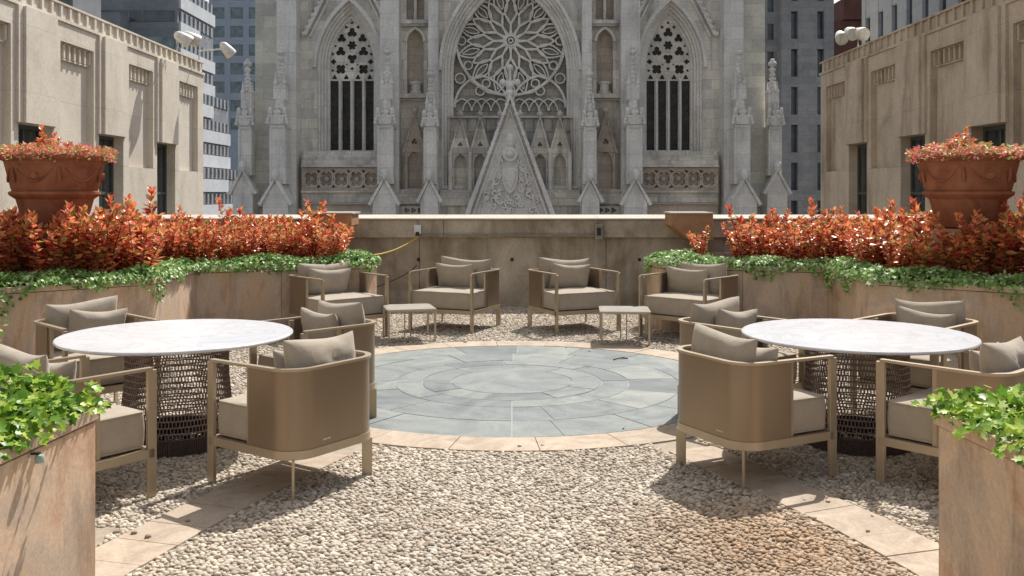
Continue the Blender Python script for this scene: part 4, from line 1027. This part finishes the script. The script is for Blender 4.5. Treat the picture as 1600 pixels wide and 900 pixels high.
# central bay mouldings
wn = MB()
for a0, r0, s0, a1, r1, s1, y0 in ((107, 178, 110, 103.5, 174, 110, .12), (103.3, 174, 110, 99.5, 169, 110, .4), (99.3, 169, 110, 95.5, 164, 110, .7), (95.3, 164, 110, 90, 157, 110, 1.0)):
    wn.plate(PP(parch(0, a0, r0, s0, 295, 16)), [PP(parch(0, a1, r1, s1, 290, 16))], y0, y0+.35)
wn.bar(PP(parch(0, 109, 181, 110, 290, 16)[1:-1]), .2, -.3, .1)
rose = wn.build('rose_window', ml, ca)
MB().plate(PP(parch(0, 91, 158, 110, 291, 16)), [], 1.9, 1.95).build('glass', M['leadglass'], rose)
b = MB(); RC = (1, 58); FR, BK = 1.45, 1.85
def pol(r, a): return (RC[0]+r*math.cos(a), RC[1]+r*math.sin(a))
def lens(a, r0, r1, wmax, n=10, sk=.6):
    L_ = []; Rr = []
    for i in range(n+1):
        t = i/n; r = r0+(r1-r0)*t; wv = wmax*math.sin(math.pi*t**sk)
        L_.append((RC[0]+r*math.cos(a)-wv*math.sin(a), RC[1]+r*math.sin(a)+wv*math.cos(a))); Rr.append((RC[0]+r*math.cos(a)+wv*math.sin(a), RC[1]+r*math.sin(a)-wv*math.cos(a)))
    return L_, Rr
for r, w_ in ((3.5, .09), (8, .11), (87, .16)): b.bar(PP([pol(r, 2*math.pi*i/40) for i in range(40)]), w_, FR-.1, BK, True)
for k in range(12):
    a = 2*math.pi*(k+.5)/12
    for pts in lens(a, 8, 46, 6.5, 10, 1.1): b.bar(PP(pts), .10, FR, BK)
    for pts in lens(a+math.pi/12, 27, 70, 9.5, 10, .95): b.bar(PP(pts), .10, FR, BK)
    for pts in lens(a, 44, 87, 10.5, 10, .8): b.bar(PP(pts), .10, FR, BK)
    for pts in lens(a, 52, 80, 4.5, 8, .9): b.bar(PP(pts), .07, FR+.06, BK)
    b.bar(PP([pol(8, a+math.pi/12), pol(28, a+math.pi/12)]), .07, FR, BK)
    c = pol(78.5, a+math.pi/12); b.bar(PP([(c[0]+6.5*math.cos(q*.5236), c[1]+6.5*math.sin(q*.5236)) for q in range(12)]), .09, FR, BK, True)
for q in (-1, 1):
    b.bar(PP(parch(q*46, 43, 52, 165, 185)[1:-1]), .14, FR-.05, BK); 
    b.bar(PP([(q*88, 60), (q*80, 92), (q*62, 122), (q*36, 140), (0, 147)]), .14, FR-.05, BK)
    c = (q*56, 134); b.bar(PP(circ(c[0]-q*8, 138, 7, 14)), .09, FR, BK, True)
    c = (q*80, 118); b.bar(PP(circ(c[0], c[1], 8, 14)), .09, FR, BK, True)
    for cx in (15, 31, 46, 61, 77): b.bar(PP(parch(q*cx, 15, 20, 170, 182)[1:-1]), .08, FR+.05, BK)
b.build('tracery', ml, rose)
b = MB(); b.box(X(-90), X(90), .95, 1.44, Z(297), Z(180)); b.build('blind_wall', mc, ca)
b = MB()
for y0, y1, p in ((180, 183, .5), (204, 206, .85), (296.5, 300, -.35), (300.3, 310, -.55), (310.3, 321, -.75)): b.box(X(-108), X(108), p, .94 if p > 0 else 1.3, Z(y1), Z(y0))
for i in range(-6, 7): b.box(X(i*15-7), X(i*15+7), .8, .949, Z(203.5), Z(183.5)); b.box(X(i*15-14.5), X(i*15-.5), .8, .949, Z(232), Z(206.5))
b.build('ledge', M['darkstone2'] if 'darkstone2' in M else mc, ca)
MB().box(X(-108), X(108), -.6, 1.0, 0, Z(321.3)).build('portal_wall', mc, ca)
b = MB()
for i in range(-3, 3):
    for q in (0,): 
        cx = (i+.5)*31
    b.plate(PP([(cx-15, 240), (cx, 183), (cx+15, 240)]), [PP(foil(cx, 226, 4, 3, -1.57))], -.15, .3); b.bar(PP([(cx-15.6, 241), (cx, 183), (cx+15.6, 241)]), .17, -.3, .05)
    for t in (.2, .4, .6, .8):
        for q in (-1, 1): b.ball((X(cx+q*15*(1-t)), -.2, Z(240-57*t)), .09)
    for yy, r_ in ((181, .1), (178, .2), (174, .1)): b.ball((X(cx), -.1, Z(yy)), r_, .9)
    b.plate(rect(cx-15.2, cx+15.2, 240.3, 296), [PP(parch(cx, 9.5, 16, 255, 294))], -.1, .3)
    b.box(X(cx-15), X(cx+15), .55, .7, Z(296), Z(240))
b.build('gable_row', mc, ca)
b = MB()
for i in range(-3, 4): b.tube([(X(i*31), -.3, Z(297)), (X(i*31), -.3, Z(238))], .13, 8)
b.build('colonnette', ml, ca)
# central gable
b = MB(); gp = [(-66, 336), (0, 156), (66, 336)]
b.plate(PP([(-88, 400), (0, 156), (88, 400)]), [], -1.9, -.8); b.box(X(-88), X(88), -1.9, -.8, 0, Z(400.5))
b.bar(PP([(-90, 404), (0, 156), (90, 404)]), .34, -2.4, -1.7); b.bar(PP([(-76, 392), (0, 176), (76, 392)]), .16, -2.15, -1.8); b.bar(PP([(-60, 384), (0, 208), (60, 384)]), .12, -2.05, -1.8)
for t in np.linspace(.05, .95, 16):
    for q in (-1, 1): b.ball((X(q*88*(1-t)), -2.1, Z(400-244*t)), .16)
b.build('portal_gable', ml, ca)
b = MB()
b.plate(PP([(-11, 262), (11, 262), (12, 282), (7, 296), (0, 303), (-7, 296), (-12, 282)]), [], -2.2, -1.9); b.plate(PP([(-7, 267), (7, 267), (8, 280), (0, 297), (-8, 280)]), [], -2.32, -2.2)
b.bar(PP(circ(0, 243, 9)), .2, -2.15, -1.9, True); b.ball((X(0), -2.0, Z(243)), .3); b.ball((X(0), -2.0, Z(222)), .35, 1.6)
rr = random.Random(3)
for i in range(110):
    t = rr.random(); y = 215+115*t; hw = (y-200)*.36; x = rr.uniform(-hw, hw)
    if abs(x) < 13 and 232 < y < 305: continue
    a = rr.uniform(0, 6.28); b.bar(PP([(x+3.4*math.cos(a+u*2.6)*(1-.12*u), y+3.4*math.sin(a+u*2.6)*(1-.12*u)) for u in np.linspace(0, 1.6, 7)]), .11, -2.06, -1.9)
b.build('carved_shield', ml, ca)
b = MB()
for yy, r_ in ((156, .2), (150, .32), (143, .16), (139, .3), (133, .14)): b.ball((X(0), -1.9, Z(yy)), r_, .8)
b.box(X(-1.8), X(1.8), -2.0, -1.8, Z(148), Z(112)); b.box(X(-11), X(11), -2.0, -1.8, Z(136), Z(132)); b.ball((X(-11), -1.9, Z(134)), .22); b.ball((X(11), -1.9, Z(134)), .22); b.ball((X(0), -1.9, Z(112)), .22); b.build('finial', ml, ca)

# ------------------------------------------------------------ far buildings
def tower(name, label, x0, x1, y0, y1, zt, mat, fl, wins, wmat, side=None, band=None, z0=-24):
    t = empty(name, label, 'building', ((x0+x1)/2, y0, -24)); cx = (x0+x1)/2
    MB().box(x0-cx, x1-cx, 0, y1-y0, 0, zt+24).build('wall', mat, t)
    return t
# left tower with pale horizontal bands and stepped corner
t = empty('office_tower', 'grey office tower with pale horizontal bands behind the left wing', 'building', (-48, 128, -24))
steps = [(0, 8, 5.5), (8, 18, 3.6), (18, 29, 2.2), (29, 39, 0.6), (39, 52, -.8), (52, 70, -2.4)]
rt = MB(); wb = MB(); sp = MB()
for z0, z1, e in steps:
    rt.box(-40, e+3.6, 0, 17+e*2.2, z0, z1-.01)
rt.build('wall', M['greybuild'], t)
z = 1.0; fi = 0
while z < 68:
    e = [s_[2] for s_ in steps if s_[0] <= z < s_[1]][0]; yb_ = 17+e*2.2; e += 3.6; yr = yb_*(.55 if fi % 3 == 1 else 1)
    o = MB(); o.box(e+.001, e+.35, .3, yr-.1, z, z+1.75); 
    o.build('spandrel', M['whiteband'], t)
    w_ = MB(); w_.box(e+.001, e+.08, .6, yb_-.5, z+1.9, z+3.3); wo = w_.build('window', M['farglass'], t)
    mu = MB()
    for k in range(int(yb_/1.8)): mu.box(e+.081, e+.25, 1+k*1.8, 1.15+k*1.8, z+1.9, z+3.3)
    mu.build('frame', M['whiteband'], wo)
    o = MB(); o.box(-39, e-.4, -.08, -.001, z+1.7, z+3.2); wo = o.build('window', M['greenglass'] if fi % 3 == 0 else M['farglass'], t)
    mu = MB()
    for k in range(20): mu.box(-38+k*1.9, -37.85+k*1.9, -.16, -.081, z+1.7, z+3.2) if -38+k*1.9 < e-.6 else None
    mu.build('frame', M['greybuild'], wo)
    if fi % 4 == 1 : MB().box(-16+fi*.4, -9+fi*.4, -3.0, -.1, z-1.2, z+2.4).build('bay', M['greybuild'], t)
    if fi % 2 == 0: MB().box(-30, -9.5, -.3, -.001, z-.1, z+1.5).build('spandrel', M['whiteband'], t)
    z += 3.55; fi += 1
def gridtower(name, label, x0, x1, y, depth, zt, mat, sx, ww, fh, wh, gl, side=0, z0=-10, cols=99, deep=.15):
    t = empty(name, label, 'building', (x0, y, -24)); W_ = x1-x0
    # wall front as ribs so that windows are recessed
    b = MB(); b.box(0, W_, deep+.1, depth, 0, zt+24)
    n = max(1, int(W_/sx)); pitch = W_/n; rows = int((zt-z0)/fh)
    b.box(0, W_, 0, deep+.099, 0, z0+24)
    for i in range(n+1):
        xa = max(0, i*pitch-(pitch-ww)/2); xb = min(W_, i*pitch+(pitch-ww)/2); b.box(xa, xb, 0, deep+.099, z0+24.001, zt+24)
    for j in range(rows+1):
        za = z0+24+j*fh; zb = min(za+fh-wh, zt+24)
        if za < zt+24:
            for i in range(n): b.box(i*pitch+(pitch-ww)/2+.001, (i+1)*pitch-(pitch-ww)/2-.001, .04, deep+.098, za+.001, zb)
    if side:
        xs = 0 if side < 0 else W_
        for j in range(rows):
            for k in range(int(depth/sx)):
                pass
    b.build('wall', mat, t)
    cells = []
    for j in range(rows):
        for i in range(n): cells.append((i, j))
    cells.sort(key=lambda c: abs((CH+(c[1]*fh+z0-CH))-12))
    w0 = MB().box(0, ww-.002, 0, .03, 0, wh-.002)
    first = w0.build('window', gl, t); first.location = ((pitch-ww)/2+.001+cells[0][0]*pitch, deep+.06, z0+24+cells[0][1]*fh+fh-wh+.001)
    for (i, j) in cells[1:99]:
        c = first.copy(); col.objects.link(c); c.parent = t; c.location = ((pitch-ww)/2+.001+i*pitch, deep+.06, z0+24+j*fh+fh-wh+.001)
    rest = MB()
    for (i, j) in cells[99:]:
        xa = (pitch-ww)/2+.001+i*pitch; za = z0+24+j*fh+fh-wh+.001; rest.box(xa, xa+ww-.002, deep+.06, deep+.09, za, za+wh-.002)
    if rest.v: tag(rest.build('window', gl, t), kind='stuff')
    return t
gridtower('office_tower', 'pale blue-grey tower with square windows just left of the cathedral', -72, -50, 225, 30, 58, M['paleblue'], 4.4, 3.0, 4.4, 2.7, M['greenglass'], z0=15)
kr = 110/F
gridtower('office_tower', 'dark stone tower with narrow windows right of the cathedral', (1180-800)*kr, (1222-800)*kr, 112, 20, 32, M['darkstone'], 1.55, .75, 3.3, 1.9, M['farglass'], z0=-8)
gridtower('office_tower', 'dark ribbed stone tower beside the right wing', (1221-800)*kr, (1303-800)*kr, 110, 22, 31, M['darkstone'], 2.2, .8, 4.4, 3.2, M['farglass'], z0=-8, deep=.7)
kr = 150/F
t = empty('brick_building', 'dark red brick building between the two right-hand towers', 'building', ((1322-800)*kr, 150, -24))
MB().box(-3.0, 4.0, 0, 12, 0, Z(0)*0+24+1.65+(302-32)*kr).build('wall', M['redbrick'], t); MB().box(-.5, 4, -.5, 12, 24+29.1, 24+32.5).build('roof_house', M['redbrick'], t)
kr = 95/F
tw = gridtower('office_tower', 'pale grey tower with dark windows above the right wing roof', 0, 20, 0, 14, 24, M['lightstone'], 2.1, .85, 3.5, 2.2, M['farglass'], z0=-4)
tw.location = (24, 65, -24); tw.rotation_euler = (0, 0, -math.pi/2)
print('objects', len(col.objects))
